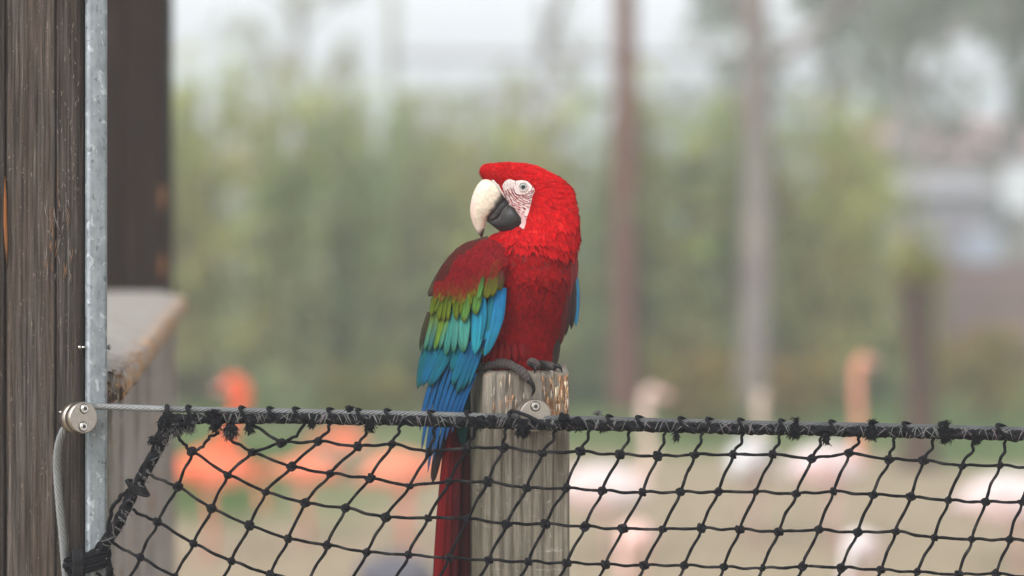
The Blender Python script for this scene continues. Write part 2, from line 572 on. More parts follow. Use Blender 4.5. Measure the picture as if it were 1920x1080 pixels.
GRYBARK = rgb(130, 120, 114)
tree('grey_tree', 1412, 24.4, 54, 6.2, 'tall pale grey tree trunk right of the rusty pole', GRYBARK,
     [(3.3, .3, 2.4, .9), (3.7, 2.6, 1.1, 1.6), (4.2, .1, 2.4, .5), (4.6, .9, 2.3, 1.0), (5.0, 2.9, 1.6, 1.0), (5.6, .4, 2.2, .9), (6.0, 1.6, 1.6, 1.4)], 5, [rgb(120, 124, 104), rgb(104, 112, 92), rgb(134, 132, 112)], 21, lean=.05)
HAZED = [rgb(128, 138, 124), rgb(116, 126, 114), rgb(140, 146, 132)]  # distance haze put into the colour: far leaves and bark paled
LB = [(2.2, .2, 2.6, .5), (2.6, 3.0, 2.6, .45), (3.3, 1.2, 2.6, .6), (3.5, 4.6, 2.4, .6), (4.1, .1, 2.8, .5), (4.4, 3.2, 2.7, .55), (5.0, 2.0, 2.4, .8), (5.3, 5.3, 2.4, .8), (6.2, .6, 2.2, 1.0), (6.4, 3.3, 2.2, 1.0), (7.0, 1.5, 2.0, 1.5)]
tree('leafy_tree', 1700, 37, 36, 7.4, 'large misty tree above the pink roofed house, left crown', rgb(148, 142, 138), LB, 9, HAZED, 31, leafsize=.22)
tree('leafy_tree', 1905, 41, 40, 7.6, 'large misty tree at the top right corner', rgb(148, 142, 138), LB, 9, HAZED, 32, leafsize=.22)
tree('leafy_tree', 1560, 46, 36, 6.8, 'distant misty tree behind the tall grey trunk', rgb(150, 142, 138), LB, 8, HAZED, 33, leafsize=.22)
tree('leafy_tree', 560, 48, 26, 6.0, 'faint misty tree above the left part of the hedge', rgb(150, 146, 136), [(2.0 + .5 * i, i * 2.2, 1.5, .8) for i in range(8)], 2, [rgb(140, 144, 112), rgb(150, 150, 122)], 34, leafsize=.2)
tree('leafy_tree', 1020, 44, 22, 5.6, 'slim bare misty tree beside the high beam', rgb(150, 144, 140), [(2.6, .5, 1.2, 1.6), (3.4, .6, 1.3, 1.8), (3.2, 2.6, 1.0, 1.5), (4.2, .9, 1.2, 1.8)], 1, [rgb(140, 144, 112)], 35)

# rusty pole
Y = 25.0
o = thing('utility_pole', (W(1172, 0, Y).x, Y, 0), 'thick rusty brown pole rising behind the macaw', 'pole')
p = MB()
pr = 44 * Y * PX / 2
p.tube([(0, 0, z) for z in [0, .05, 1, 2, 3, 4, 5, 6, 7]], [pr * 1.3, pr * 1.12] + [pr * (1.1 - .035 * i) for i in range(7)], 16, [jit(rgb(112, 80, 68), .1) for _ in range(9)])
p.build('pole', M['bark'], None).parent = o
p = MB(); p.tube([(0, 0, z) for z in (5.5, 5.56)], pr * 1.12, 16, rgb(110, 100, 96)); p.build('band', M['plain'], None).parent = o

# dark stump
Y = 20.2
o = thing('tree_stump', (W(1722, 0, Y).x, Y, 0), 'dark upright stump standing before the board fence', 'stump')
p = MB(); sr = 60 * Y * PX / 2
rows, cl = [], []
for i, z in enumerate([0, .06, .2, .5, .8, 1.1, 1.35, 1.52, 1.60, 1.64, 1.6]):
    k = [1.5, 1.28, 1.1, 1.02, 1, 1.0, 1.03, 1.04, .95, .7, .2][i]
    rows.append([((sr * k * (1 + .12 * nz(math.cos(a) * 2, math.sin(a) * 2, z * 1.2))) * math.cos(a) + .03 * nz(z), (sr * k) * math.sin(a), z) for a in [j * 2 * math.pi / 16 for j in range(16)]])
    cl.append([jit(rgb(78, 62, 50), .2) for _ in range(16)])
p.grid(rows, cols=cl, closed=True, cap0=True, cap1=True)
p.build('trunk', M['bark'], None).parent = o
p = MB()
for k in range(500):
    leaf(p, Vector((R.gauss(0, .1), R.gauss(0, .1), 1.62 + R.uniform(-.05, .16))), rdir(), rdir(), .09, .02, jit(R.choice(YGR), .3))
stuff(p.build('moss', M['foliage'], None)).parent = o

# board fence at the right
Y = 28.0
x0, x1 = W(1735, 0, Y).x, W(2300, 0, Y).x
o = thing('board_fence', (x0, Y, 0), 'brown fence of horizontal boards behind the dark stump', 'fence')
for i in range(6):
    b = MB(); z = .25 + i * .195
    b.box((.0, -.02, z), (x1 - x0, .015, z + .18 + .006 * nz(i * 3.1)), jit(rgb(134, 112, 108), .14), .004)
    b.build('plank', M['plain'], None, smooth=False).parent = o
for i in range(3):
    b = MB(); x = .1 + i * 1.6
    b.box((x, .018, 0), (x + .1, .12, 1.46), rgb(112, 94, 88), .004)
    b.build('post', M['plain'], None, smooth=False).parent = o

# house with a pale pink roof
Y = 50.0
cx = W(1800, 0, Y).x
o = thing('house', (cx, Y, 0), 'pale house with a dusty pink roof under the misty trees', 'house')
b = MB(); b.box((-2.1, 0, 0), (2.1, 5, 2.66), rgb(176, 172, 166), .01); b.build('wall', M['plain'], None, smooth=False).parent = o
b = MB()
for (dx, dy, z) in ((0, 0, 0),):
    rr = [[(-2.4, -.4, 2.67), (2.4, -.4, 2.67)], [(-1.7, 2.5, 3.5), (1.7, 2.5, 3.5)], [(-2.4, 5.4, 2.67), (2.4, 5.4, 2.67)]]
    b.grid(rr, cols=[[rgb(190, 158, 158)] * 2] * 3)
    b.f += [(0, 2, 4), (1, 5, 3), (0, 4, 5, 1)]
b.build('roof', M['plain'], None, smooth=False).parent = o
for wx in (-1.2, .9):
    b = MB(); b.box((wx - .4, -.04, 1.0), (wx + .4, -.003, 1.9), rgb(214, 212, 208), .005); q = b.build('window_frame', M['plain'], None, smooth=False); q.parent = o
    b = MB(); b.box((wx - .33, -.05, 1.07), (wx + .33, -.042, 1.83), rgb(92, 98, 104)); b.build('pane', M['claw'], None, smooth=False).parent = q
b = MB(); b.box((-.35, -.05, 0), (.35, -.003, 2.0), rgb(128, 120, 116), .005); b.build('door', M['plain'], None, smooth=False).parent = o
# dim shed and pale blue board behind the fence
Y = 34.0
o = thing('shed', (W(1782, 0, Y).x, Y, 0), 'grey shed between the fence and the pink roofed house', 'shed')
b = MB(); b.box((-.55, 0, 0), (.6, 1.5, 2.1), rgb(158, 154, 160), .01); b.build('wall', M['plain'], None, smooth=False).parent = o
b = MB(); b.grid([[(-.7, -.15, 2.11), (.75, -.15, 2.11)], [(-.7, 1.65, 2.35), (.75, 1.65, 2.35)]], cols=[[rgb(156, 154, 156)] * 2] * 2)
b.grid([[(-.7, -.15, 2.15), (.75, -.15, 2.15)], [(-.7, 1.65, 2.39), (.75, 1.65, 2.39)]], cols=[[rgb(156, 154, 156)] * 2] * 2)
b.f += [(0, 1, 5, 4), (2, 6, 7, 3), (0, 4, 6, 2), (1, 3, 7, 5)]
b.build('roof', M['plain'], None, smooth=False).parent = o
b = MB(); b.box((-.42, -.03, .05), (.3, -.003, 1.8), rgb(140, 136, 142), .004); b.build('door', M['plain'], None, smooth=False).parent = o
Y = 30.0
o = thing('notice_board', (W(1842, 0, Y).x, Y, 0), 'small pale blue board on a post behind the fence', 'board')
b = MB(); b.box((-.22, -.03, 1.22), (.22, .0, 1.66), rgb(168, 176, 188), .01); b.build('panel', M['plain'], None, smooth=False).parent = o
b = MB(); b.box((-.04, .003, 0), (.04, .08, 1.5), rgb(140, 136, 134), .004); b.build('post', M['plain'], None, smooth=False).parent = o
Y = 33
o = thing('notice_board', (W(1908, 0, Y).x, Y, 0), 'white board on a tall post at the right edge', 'board')
b = MB(); b.box((-.2, -.03, 1.9), (.3, .0, 2.55), rgb(206, 208, 210), .01); b.build('panel', M['plain'], None, smooth=False).parent = o
b = MB(); b.box((.02, .003, 0), (.1, .08, 2.3), rgb(140, 136, 134), .004); b.build('post', M['plain'], None, smooth=False).parent = o

# enclosure frame above the hedge: posts and beams
Y = 30.0
xa, xb = W(735, 0, Y).x, W(1404, 0, Y).x
o = thing('enclosure_frame', (xa, Y, 0), 'pale grey frame of posts and beams above the hedge', 'frame')
L = xb - xa
for x, r in ((0, .07), (L, .045)):
    b = MB(); b.tube([(x, 0, 0), (x, 0, 3), (x, 0, 6)], r, 10, rgb(150, 152, 138)); b.build('post', M['plain'], None).parent = o
for z, r, c in ((3.90, .042, rgb(150, 142, 142)), (3.40, .03, rgb(160, 150, 150))):
    b = MB(); b.tube([(0, -.1, z), (L * .5, -.1, z - .02), (L, -.1, z)], r, 10, c); b.build('beam', M['plain'], None).parent = o
b = MB(); b.tube([(L * .43, -.12, 3.9), (L * .55, -.12, 6)], .05, 8, rgb(160, 154, 152)); b.build('brace', M['plain'], None).parent = o

# ------------------------------------------------------------------ flamingos
CORAL = [rgb(236, 100, 62), rgb(238, 116, 80), rgb(240, 140, 108)]
PALE = [rgb(214, 192, 186), rgb(220, 208, 204), rgb(208, 170, 162)]
def flamingo(px, pyb, Y, face, cols, label, neck, bodyrot=0.0, bh=None, size=1.0, neckcol=None, thick=1.0):
    """pyb: row of the body centre; face: +1 faces right; neck: list of (dx, z) in metres over the body centre, head last"""
    c = W(px, pyb, Y)
    o = thing('flamingo', (c.x, Y, 0), label, 'flamingo', 'flamingos in the paddock', bodyrot)
    H = c.z
    f = face
    S = size
    nc = neckcol or cols[1]
    hd = neck[-1]
    pts = [(-.36 * f * S, -.06), (-.28 * f * S, 0.0), (-.16 * f * S, .03), (0, .03), (.12 * f * S, .02), (.19 * f * S, .03)] + [(x * f, z) for x, z in neck]
    rr = [.012, .06, .118, .14, .115, .07] + [.042 * thick] * 1 + [.03 * thick] * (len(neck) - 2) + [.038 * thick]
    rr = [q * S for q in rr]
    n = len(pts)
    fine = spline([(x, 0, H + z) for x, z in pts], 5)
    rf = [cr([(q,) for q in rr], (n - 1) * i / (len(fine) - 1))[0] for i in range(len(fine))]
    cc = [jit(mix(cols[0], cols[1], min(1, i / 14)) if i < 26 else nc, .08) for i in range(len(fine))]
    # close the head
    fine.append((fine[-1][0] + .03 * f * S, 0, fine[-1][2] - .012)); rf.append(.022 * S); cc.append(nc)
    b = MB(); b.tube(fine, rf, 14, cc, flat=(Vector((0, 1, 0)), .9))
    b.build('body', M['flamingo'], None).parent = o
    h = Vector(fine[-1])
    b = MB()
    b.tube([h, h + Vector((.05 * f, 0, -.012)) * S, h + Vector((.085 * f, 0, -.045)) * S, h + Vector((.095 * f, 0, -.09)) * S], [.022 * S, .02 * S, .017 * S, .003], 8, [rgb(230, 190, 178), rgb(226, 172, 160), rgb(40, 36, 36), rgb(30, 28, 28)])
    b.build('bill', M['beak'], None).parent = o
    for s in (-1, 1):
        b = MB()
        rows, cl = [], []
        for i in range(9):
            t = i / 8
            x = (.14 - .50 * t) * f * S
            hw = .12 * S * math.sin(math.pi * min(1, t * .95 + .12)) ** .7
            rows.append([(x, s * (.10 * S * math.sin(math.pi * (t * .7 + .2)) + .028 * math.sin(math.pi * q / 6)), H + .035 + hw * math.cos(math.pi * q / 6) - .03 * t) for q in range(7)])
            cl.append([jit(mix(cols[1], cols[2], q / 6), .08) for q in range(7)])
        b.grid(rows, cols=cl)
        b.build('wing', M['flamingo'], None).parent = o
        b = MB()
        lx = .0
        b.tube([(lx, s * .045, H - .09), (lx + .01 * f, s * .045, H * .5 + .02), (lx - .005 * f, s * .045, H * .5 - .02), (lx + .01, s * .045, .02)], [.022, .013, .015, .01], 7, mix(cols[0], rgb(226, 150, 140), .5))
        b.tube([(lx, s * .045, .012), (lx + .09 * f, s * .045, .008)], [.012, .03], 6, rgb(214, 150, 140), flat=(Vector((0, 0, 1)), .35))
        b.build('leg', M['flamingo'], None).parent = o
    return o

flamingo(395, 885, 15.6, -1, CORAL, 'bright coral flamingo nearest the left, neck folded upright', [(-.02, .10), (-.10, .22), (-.16, .36), (-.21, .50), (-.17, .575), (-.12, .56)], size=.92, neckcol=CORAL[0], thick=1.7)
flamingo(572, 888, 16.4, -1, CORAL[1:] + [CORAL[2]], 'coral flamingo with lowered neck, middle of the left three', [(.24, .03), (.30, -.04), (.31, -.14), (.27, -.22)], size=.66)
flamingo(758, 890, 16.0, 1, [CORAL[1], CORAL[2], rgb(232, 156, 128)], 'paler salmon flamingo half hidden by the macaw tail', [(.22, .08), (.28, .14), (.30, .08), (.3, -.05)], .35, size=.86)
flamingo(640, 832, 19.5, -1, CORAL, 'small coral flamingo farther back among the left group', [(.22, .02), (.3, -.1), (.33, -.2), (.3, -.3)], size=.6)
flamingo(1140, 925, 15.6, 1, PALE, 'pale flamingo with upright neck just right of the macaw post', [(.2, .10), (.27, .22), (.25, .38), (.24, .52), (.25, .63), (.29, .66)], size=1.1, neckcol=rgb(226, 196, 184))
flamingo(1412, 868, 16.4, 1, [rgb(204, 201, 199)] * 2 + [rgb(200, 180, 176)], 'white flamingo with cream neck, below the tall grey trunk', [(.10, .12), (.13, .2), (.14, .28), (.12, .36), (.13, .43), (.15, .44)], 1.1, size=1.0, neckcol=rgb(218, 196, 176))
flamingo(1560, 880, 16.2, 1, [rgb(222, 212, 210), rgb(222, 206, 204), rgb(218, 172, 162)], 'white flamingo with tall salmon neck left of the dark stump', [(.17, .1), (.2, .24), (.19, .42), (.185, .58), (.19, .7), (.24, .735)], .3, size=1.0, neckcol=rgb(232, 156, 130))
flamingo(1905, 945, 15.3, 1, PALE, 'pale pink flamingo cut off by the right edge', [(.24, .08), (.3, .2), (.32, .1), (.36, -.1)], size=1.15)
flamingo(1610, 1040, 13.2, -1, PALE, 'pale pink flamingo low at the bottom under the salmon necked one', [(.24, .05), (.3, -.04), (.32, -.12), (.3, -.2)], 1.2, size=.72)
flamingo(1190, 1020, 14.0, -1, [rgb(236, 196, 184)] * 3, 'pink flamingo low at the bottom right of the macaw post', [(.24, .05), (.3, -.04), (.32, -.12), (.3, -.2)], 1.3, size=.72)

# boulder at the bottom
c = W(742, 1075, 14.6)
b = MB()
rows = []
for i in range(9):
    ph = math.pi * i / 8
    rows.append([((.25 + .05 * nz(j, i)) * math.sin(ph) * math.cos(j * math.pi / 6), .2 * math.sin(ph) * math.sin(j * math.pi / 6), .06 + (.13 + .02 * nz(i, j, 3)) * math.cos(ph)) for j in range(12)])
b.grid(rows, cols=[[rgb(96, 94, 100)] * 12] * 9, closed=True)
o = b.build('boulder', M['rock'])
o.location = (c.x, 14.6, 0.02)
tag(o, 'dark grey boulder on the ground below the coral flamingos', 'rock')

# ------------------------------------------------------------------ timber at the left
def timber(px0, px1, Yf, depth, z0, z1, mat, colf, grooves=(), dx=.0016, rough=.0015, seed=0, name='post', parent=None):
    """upright timber with a finely relieved front, closed body"""
    b = MB()
    xa, xb = (px0 - 960) * Yf * PX, (px1 - 960) * Yf * PX
    nx = max(8, int((xb - xa) / dx))
    zs = [z0 + (z1 - z0) * i / 70 for i in range(71)]
    rows, cols = [], []
    for z in zs:
        ring, cl = [], []
        for j in range(nx + 1):
            t = j / nx
            x = xa + (xb - xa) * t
            y = Yf + rough * nz(x * 160, z * 2.2, seed) + rough * 1.4 * nz(x * 45, z * 1.1, seed + 5)
            e = min(t, 1 - t) * (xb - xa)
            if e < .006: y += (.006 - e) * .8
            for gx, gw, gd in grooves:
                d = abs((x / (Yf * PX) + 960) - gx - 2.5 * nz(z * 1.3, gx))
                if d < gw: y += gd * (1 - d / gw)
            ring.append((x, y, z)); cl.append(colf(x / (Yf * PX) + 960, z))
        for q in range(1, 5):
            ring.append((xb + .001 * nz(z * 6, q), Yf + .006 + (depth - .006) * q / 4, z)); cl.append(cl[nx])
        ring.append((xa, Yf + depth, z)); cl.append(cl[0])
        ring.append((xa, Yf + depth * .5, z)); cl.append(cl[0])
        rows.append(ring); cols.append(cl)
    b.grid(rows, cols=cols, closed=True, cap0=True, cap1=True)
    return b.build(name, mat, parent)

POST_Y = 4.535
big = thing('wooden_pillar', (W(80, 0, POST_Y).x, POST_Y, 0), 'massive dark weathered timber pillar filling the left edge', 'pillar')
def cf(px, z):
    f = 1.0
    if 12 < px < 20: f = 1.3
    f *= 1.12 if px < 104 else .78
    f *= 1 + .22 * nz(px * .05, z * 2.5) + .12 * nz(px * .3, z * 1.2, 3)
    if px > 144: f *= .7  # shadow strip beside the channel, painted as a darker edge
    if abs(px - 104 - 2.5 * nz(z * 1.3, 104)) < 1.2: f *= .5
    return (f * 1.02, f * .99, f * .96, 1)
timber(9, 156, POST_Y, .2, 0, 3.6, M['wood_dark'], cf, [(104, 2.2, .012), (52, 1.6, .003), (70, 1.4, .0025), (132, 1.5, .003), (30, 1.4, .003)], seed=1, name='beam', parent=big)
timber(-190, 6, POST_Y - .012, .2, 0, 3.6, M['wood_dark'], lambda px, z: (.75, .75, .75, 1), [(-30, 2, .006)], seed=9, name='beam', parent=big)
# raw orange split along the left seam
b = MB()
P = [W(9, 330, POST_Y - .004), W(9.5, 370, POST_Y - .006), W(10, 420, POST_Y - .007), W(12, 460, POST_Y - .006), W(13, 500, POST_Y - .003)]
b.tube(P, [.0008, .003, .004, .0035, .001], 6, [rgb(110, 70, 40), rgb(138, 84, 44), rgb(142, 90, 50), rgb(130, 86, 54), rgb(96, 72, 54)])
b.build('splinter', M['plain'], big)
b = MB()
fr = random.Random(3)
for k in range(90):                       # lifted pale and orange wood fibres
    px_, py_ = (fr.uniform(84, 136), fr.uniform(395, 540)) if k < 45 else (fr.uniform(108, 148), fr.uniform(0, 500))
    a = fr.uniform(-.5, .5)
    L_ = fr.uniform(8, 30) if k < 45 else fr.uniform(4, 12)
    p0, p1 = W(px_, py_, POST_Y - .0035), W(px_ + L_ * math.sin(a) * .6, py_ - L_, POST_Y - .0035 - fr.uniform(0, .001))
    b.tube([p0, (p0 + p1) / 2 + Vector((fr.uniform(-.002, .002), -.001, 0)), p1], [.0003, .00055, .0002], 4, rgb(150, 110, 78) if fr.random() < .5 and k < 45 else rgb(142, 134, 126))
stuff(b.build('wood_fibre', M['fibre'], big))

# galvanised channel
SY = 4.528
st = thing('steel_channel', (W(179, 0, SY).x, SY, 0), 'galvanised steel channel beside the dark timber pillar', 'steel channel')
b = MB()
xa, xb = W(159, 0, SY).x, W(199, 0, SY).x
prof = [(xa, SY + .004), (xa + .003, SY + .001), (xa + .008, SY)] + [(xa + .008 + (xb - xa - .014) * i / 8, SY + .0006 * math.sin(i)) for i in range(9)] + [(xb - .003, SY + .0008), (xb - .001, SY + .0025), (xb, SY + .005), (xb, SY + .012), (xb - .004, SY + .012), (xb - .004, SY + .008), (xa + .004, SY + .008), (xa + .004, SY + .07), (xa, SY + .07)]
b.grid([[(x + .0006 * nz(z * 3, 1), y, z) for x, y in prof] for z in [3.6 * i / 40 for i in range(41)]], closed=True, cap0=True, cap1=True)
b.build('profile', M['galv'], st)
def bolt(px, py, Yc, axis, r, L, mat, name, parent):
    b = MB(); c = W(px, py, Yc); ax = Vector(axis)
    b.tube([c, c + ax * L * .6], r * .55, 8); b.tube([c + ax * L * .6, c + ax * L * .85, c + ax * L], [r, r, r * .7], 10)
    return b.build(name, mat, parent)
bolt(199, 651, SY + .02, (1, 0, 0), .006, .008, M['wire'], 'bolt', st)
bolt(160, 651, SY - .001, (-1, 0, 0), .0035, .014, M['screw'], 'screw', st)

# ------------------------------------------------------------------ railing behind the channel
RZ = EYE - .414
na, fa = Vector((-.768, 4.72, 0)), Vector((-1.025, 7.6, 0))      # right edge, near to far
dr = (fa - na).normalized(); ls = Vector((-dr.y, dr.x, 0))        # ls points left
rail = thing('railing', (na.x, na.y, 0), 'weathered grey railing of upright boards with a chewed top plank', 'railing')
b = MB(); rows, cols = [], []
Wd, Th = .36, .06
nL = 90
for i in range(nL + 1):
    t = i / nL
    base = na + (fa - na) * t
    chew = .010 * nz(t * 26, 1) + .008 * nz(t * 70, 2)
    round_far = 0.0
    if t > .90: round_far = .20 * (1 - math.sqrt(max(0, 1 - ((t - .90) / .10) ** 2)))
    ring, cl = [], []
    K = 26
    for j in range(K):
        if j < 12:                       # top, from left to right edge
            s, z = Wd * (1 - j / 11.0), 0
            if j > 8: z = -.004 * (j - 8) ** 1.3 / 2
        elif j < 18:                     # rounded side
            a = (j - 12) / 5
            s, z = -.010 * math.sin(a * math.pi), -.006 - (Th - .008) * a
        else:
            s, z = Wd * (j - 18) / 7.0, -Th
        ed = max(0, 1 - s / .06)
        cz = (.006 * nz(t * 40, j * .7, 4) + .005 * nz(t * 110, j * 1.3, 6)) * ed
        p = base + ls * (s + chew * ed * .8 + round_far * ed)
        ring.append((p.x, p.y, RZ + z + cz + .0012 * nz(s * 200, t * 9)))
        cl.append((.20 * ed * (1 if -.05 < z + .0 and j >= 8 else .6) * (.9 + .5 * nz(t * 15, 8)) if ed > 0 else -.1, 0, 0, 1))
    rows.append(ring); cols.append(cl)
b.grid(rows, cols=cols, closed=True, cap0=True, cap1=True)
b.build('top_plank', M['wood_rail'], rail)
# splintered near corner
b = MB(); fr = random.Random(17)
for k in range(30):
    p0 = na + ls * fr.uniform(-.005, .03) + dr * fr.uniform(-.005, .03) + Vector((0, 0, RZ - fr.uniform(.0, .06)))
    d = (-dr * .6 + Vector((fr.uniform(-.4, .5), 0, fr.uniform(-.9, .1)))).normalized()
    b.tube([p0, p0 + d * fr.uniform(.005, .016), p0 + d * fr.uniform(.016, .028) + Vector((fr.uniform(-.004, .004), 0, -.003))], [.0028, .002, .0005], 5, jit(fr.choice([rgb(176, 124, 84), rgb(150, 136, 122), rgb(96, 70, 52), rgb(186, 160, 134)]), .2, fr))
stuff(b.build('splinter', M['fibre'], rail))
# upright boards below the plank
br = random.Random(23)
tpos = 0.03
k = 0
while tpos < 2.82:
    bw = br.uniform(.13, .15)
    inset = .045 + br.uniform(-.014, .014)
    c0 = na + dr * tpos + ls * inset; c1 = na + dr * (tpos + bw) + ls * inset
    b = MB(); rows, cols = [], []
    for i in range(30):
        z = (RZ - Th - .002) * i / 29
        ring, cl = [], []
        for j in range(9):
            p = c0 + (c1 - c0) * j / 8 + ls * (.003 * nz(j * .9, z * 2, k) + (.004 if j in (0, 8) else 0))
            ring.append((p.x, p.y, z)); cl.append((.22 * max(0, nz(j * .6, z * 2.5, k)) + .07, .4 * (k % 3 == 1), 0, 1))
        for p in (c1 + ls * .03, c0 + ls * .03):
            ring.append((p.x, p.y, z)); cl.append((0, 0, 0, 1))
        rows.append(ring); cols.append(cl)
    b.grid(rows, cols=cols, closed=True, cap0=True, cap1=True)
    b.build('plank', M['wood_board'], rail)
    tpos += bw + .034; k += 1

# back pillar beyond the railing
BY = 7.75
bp = thing('wooden_pillar', (W(255, 0, BY).x, BY, 0), 'dark out of focus timber pillar behind the railing', 'pillar')
timber(120, 304, BY, .25, 0, 4.4, M['wood_dark'], lambda px, z: (.36, .27, .23, 1), [(230, 3, .01)], dx=.006, rough=.004, seed=14, name='beam', parent=bp)
b = MB(); fr = random.Random(31)
for (py0, py1) in ((345, 400), (475, 530)):
    b = MB()
    P = [W(303, py0, BY - .002), W(305, (py0 + py1) / 2, BY - .004), W(303, py1, BY - .002)]
    b.tube(P, [.002, .009, .002], 6, rgb(128, 88, 58))
    b.build('splinter', M['fibre'], bp)

# ------------------------------------------------------------------ perch post
PY = 4.545
pp = thing('perch_post', (W(985, 0, PY).x, PY + .08, 0), 'grey fluted wooden post the macaw perches on', 'post')
b = MB()
xl, xr, xc = W(906, 0, PY).x, W(1068, 0, PY).x, W(878, 0, PY + .1).x
zt = W(0, 696, PY).z
def post_ring(z, shrink, wear):
    ring, cl = [], []
    cx_, cy_ = (xl + xr) / 2, PY + .085
    def add(x, y, c):
        x2 = cx_ + (x - cx_) * (1 - shrink); y2 = cy_ + (y - cy_) * (1 - shrink)
        ring.append((x2, y2, z)); cl.append(c)
    n = 90
    py_ = HOR + (EYE - z) / (PY * PX)
    for j in range(n + 1):
        t = j / n
        x = xl + (xr - xl) * t
        px = 906 + 162 * t
        fl = .0055 * (.5 + .5 * math.cos(t * 2 * math.pi * 8.5 + .8 * nz(t * 3, 2))) ** 2.6
        fl *= (1 - .85 * wear)
        y = PY + fl + .003 * nz(t * 14, z * 9, 3) * (1 + wear) + .002 * nz(t * 40, z * 16, 7) * wear
        if wear > .25: y += .006 * max(0, nz(t * 7, z * 10, 11)) * wear
        e = min(t, 1 - t)
        if e < .06: y += (.06 - e) * .16
        if wear > .2 and 1018 < px < 1060: y += .005 * wear * (1 if nz(px * .12, z * 26) > -.2 else 0)
        org = -.06
        if py_ < 785 and 1016 < px < 1062: org = (.17 + .16 * nz(px * .09, py_ * .012, 6)) * min(1, (px - 1016) / 8)
        elif py_ < 770 and 925 < px < 990: org = .05 + .12 * max(0, nz(px * .05, py_ * .02, 5))
        elif py_ < 706: org = .14
        alg = max(0, min(1, (py_ - 790) / 120)) * .22 + (.25 if px < 925 and py_ > 760 else 0)
        add(x, y, (org, alg, 0, 1))
    for q in range(6):
        add(xr + .001 * nz(z * 9, q), PY + .016 + .15 * q / 5, (.0, .2, 0, 1))
    for q in range(5):
        add(xr - (xr - xc) * (q + .5) / 5, PY + .175, (0, .3, 0, 1))
    # left flank, turned a little to the viewer
    for q in range(8):
        t = 1 - q / 8
        add(xc + (xl - xc) * (1 - t) , PY + .014 + .15 * t + .003 * nz(q, z * 5), (-.1, .95, 0, 1))
    return ring, cl
zs = [0, .4, .8, 1.2] + [1.25 + (zt - .09 - 1.25) * i / 50 for i in range(51)] + [zt - .09 + .078 * i / 26 for i in range(1, 27)]
rows, cols = [], []
for z in zs:
    wear = max(0, min(1, (z - (zt - .10)) / .03))
    r_, c_ = post_ring(z, 0, wear); rows.append(r_); cols.append(c_)
for dz, sh in ((.006, .015), (.003, .045), (0.0, .10), (-.0005, .4), (-.001, .97)):
    r_, c_ = post_ring(zt - (dz if dz > 0 else -dz * -1), sh, 1)
    r_ = [(x, y, z + .0035 * nz(x * 60, y * 60)) for x, y, z in r_]
    rows.append(r_); cols.append([(.06, 0, 0, 1)] * len(c_))
b.grid(rows, cols=cols, closed=True, cap0=True, cap1=True)
b.build('timber', M['wood_post'], pp)
b = MB(); fr = random.Random(44)
for k in range(70):          # lifted slivers on the chewed top
    px_ = fr.choice([fr.uniform(1018, 1062), fr.uniform(915, 1060), 1062 + fr.uniform(-3, 3)])
    py_ = fr.uniform(700, 765)
    L_ = fr.uniform(8, 26)
    p0 = W(px_, py_, PY + .002); p1 = W(px_ + fr.uniform(-2, 2), py_ + L_, PY - .0005 - fr.uniform(0, .002))
    b.tube([p0, (p0 + p1) / 2, p1], [.0012, fr.uniform(.001, .0022), .0003], 5, jit(fr.choice([rgb(168, 128, 92), rgb(168, 156, 140), rgb(120, 84, 56), rgb(206, 186, 160)]), .15, fr))
stuff(b.build('splinter', M['fibre'], pp))

# ------------------------------------------------------------------ clamps
def disc(mb, c, ax, r, h, bev=.002, n=48, col=(1, 1, 1, 1)):
    a = Vector(ax).normalized(); c = Vector(c)
    mb.tube([c + a * bev * .01, c + a * bev, c + a * (h - bev), c + a * h], [r - bev, r, r, r - bev], n, col, caps=False)
    u = a.cross(Vector((0, 0, 1))).normalized(); v = a.cross(u)
    for hh in (bev * .01, h):
        mb.grid([[c + a * hh + (u * math.cos(q) + v * math.sin(q)) * (r - bev) * f for q in [2 * math.pi * j / n for j in range(n)]] for f in (.02, .5, 1)], cols=[[col] * n] * 3, closed=True, cap0=True)
def clamp(px, py, Yf, ax, r, thick, label, flip):
    ax = Vector(ax).normalized()
    face = W(px, py, Yf)
    base = face - ax * thick
    o = thing('cable_clamp', base, label, 'cable clamp', 'round steel cable clamps')
    b = MB(); disc(b, base, ax, r, thick * .46); b.build('base_disc', M['steel'], o)
    b = MB(); disc(b, base + ax * thick * .44, ax, r * .86, thick * .12, .0005); b.build('spacer', M['dark'], o)
    b = MB(); disc(b, base + ax * thick * .54, ax, r, thick * .46); b.build('front_disc', M['steel'], o)
    up = Vector((0, 0, 1)); up = (up - ax * up.dot(ax)).normalized()
    side = ax.cross(up)
    for s in (1, -1):
        c = face + up * s * r * .56 + side * (.0 if not flip else -.07 * s * r)
        b = MB(); disc(b, c - ax * .001, ax, .0098, .0012, .0003, 24, (.02, .02, .02, 1)); q = b.build('screw', M['dark'], o)  # near-black disc paints the shade in the groove round the head
        b = MB(); disc(b, c - ax * .001, ax, .0084, .0042, .0012, 24); b.build('head', M['screw'], q)
        b = MB(); disc(b, c + ax * .0028, ax, .0052, .0012, .0003, 20); b.build('rim', M['screw'], q)
        b = MB(); disc(b, c + ax * .0032, ax, .0038, .0012, .0001, 6, (.06, .05, .045, 1)); b.build('socket', M['dark'], q, smooth=False)  # near-black hexagon paints the shade inside the socket
    return o
for o in (clamp(157, 783, 4.468, (.63, -.77, .10), .0295, .040, 'cylindrical steel clamp with two screws on the dark pillar', True),
          clamp(1004, 779, 4.503, (.22, -.97, .05), .0305, .040, 'round steel clamp on the perch post half covered by rope', False)):
    pass
b = MB(); b.tube([W(110, 772, 4.50), W(120, 774, 4.495)], [.004, .003], 8); 
o = b.build('pin', M['screw']); tag(o, 'tiny steel pin left of the clamp on the dark pillar', 'pin')

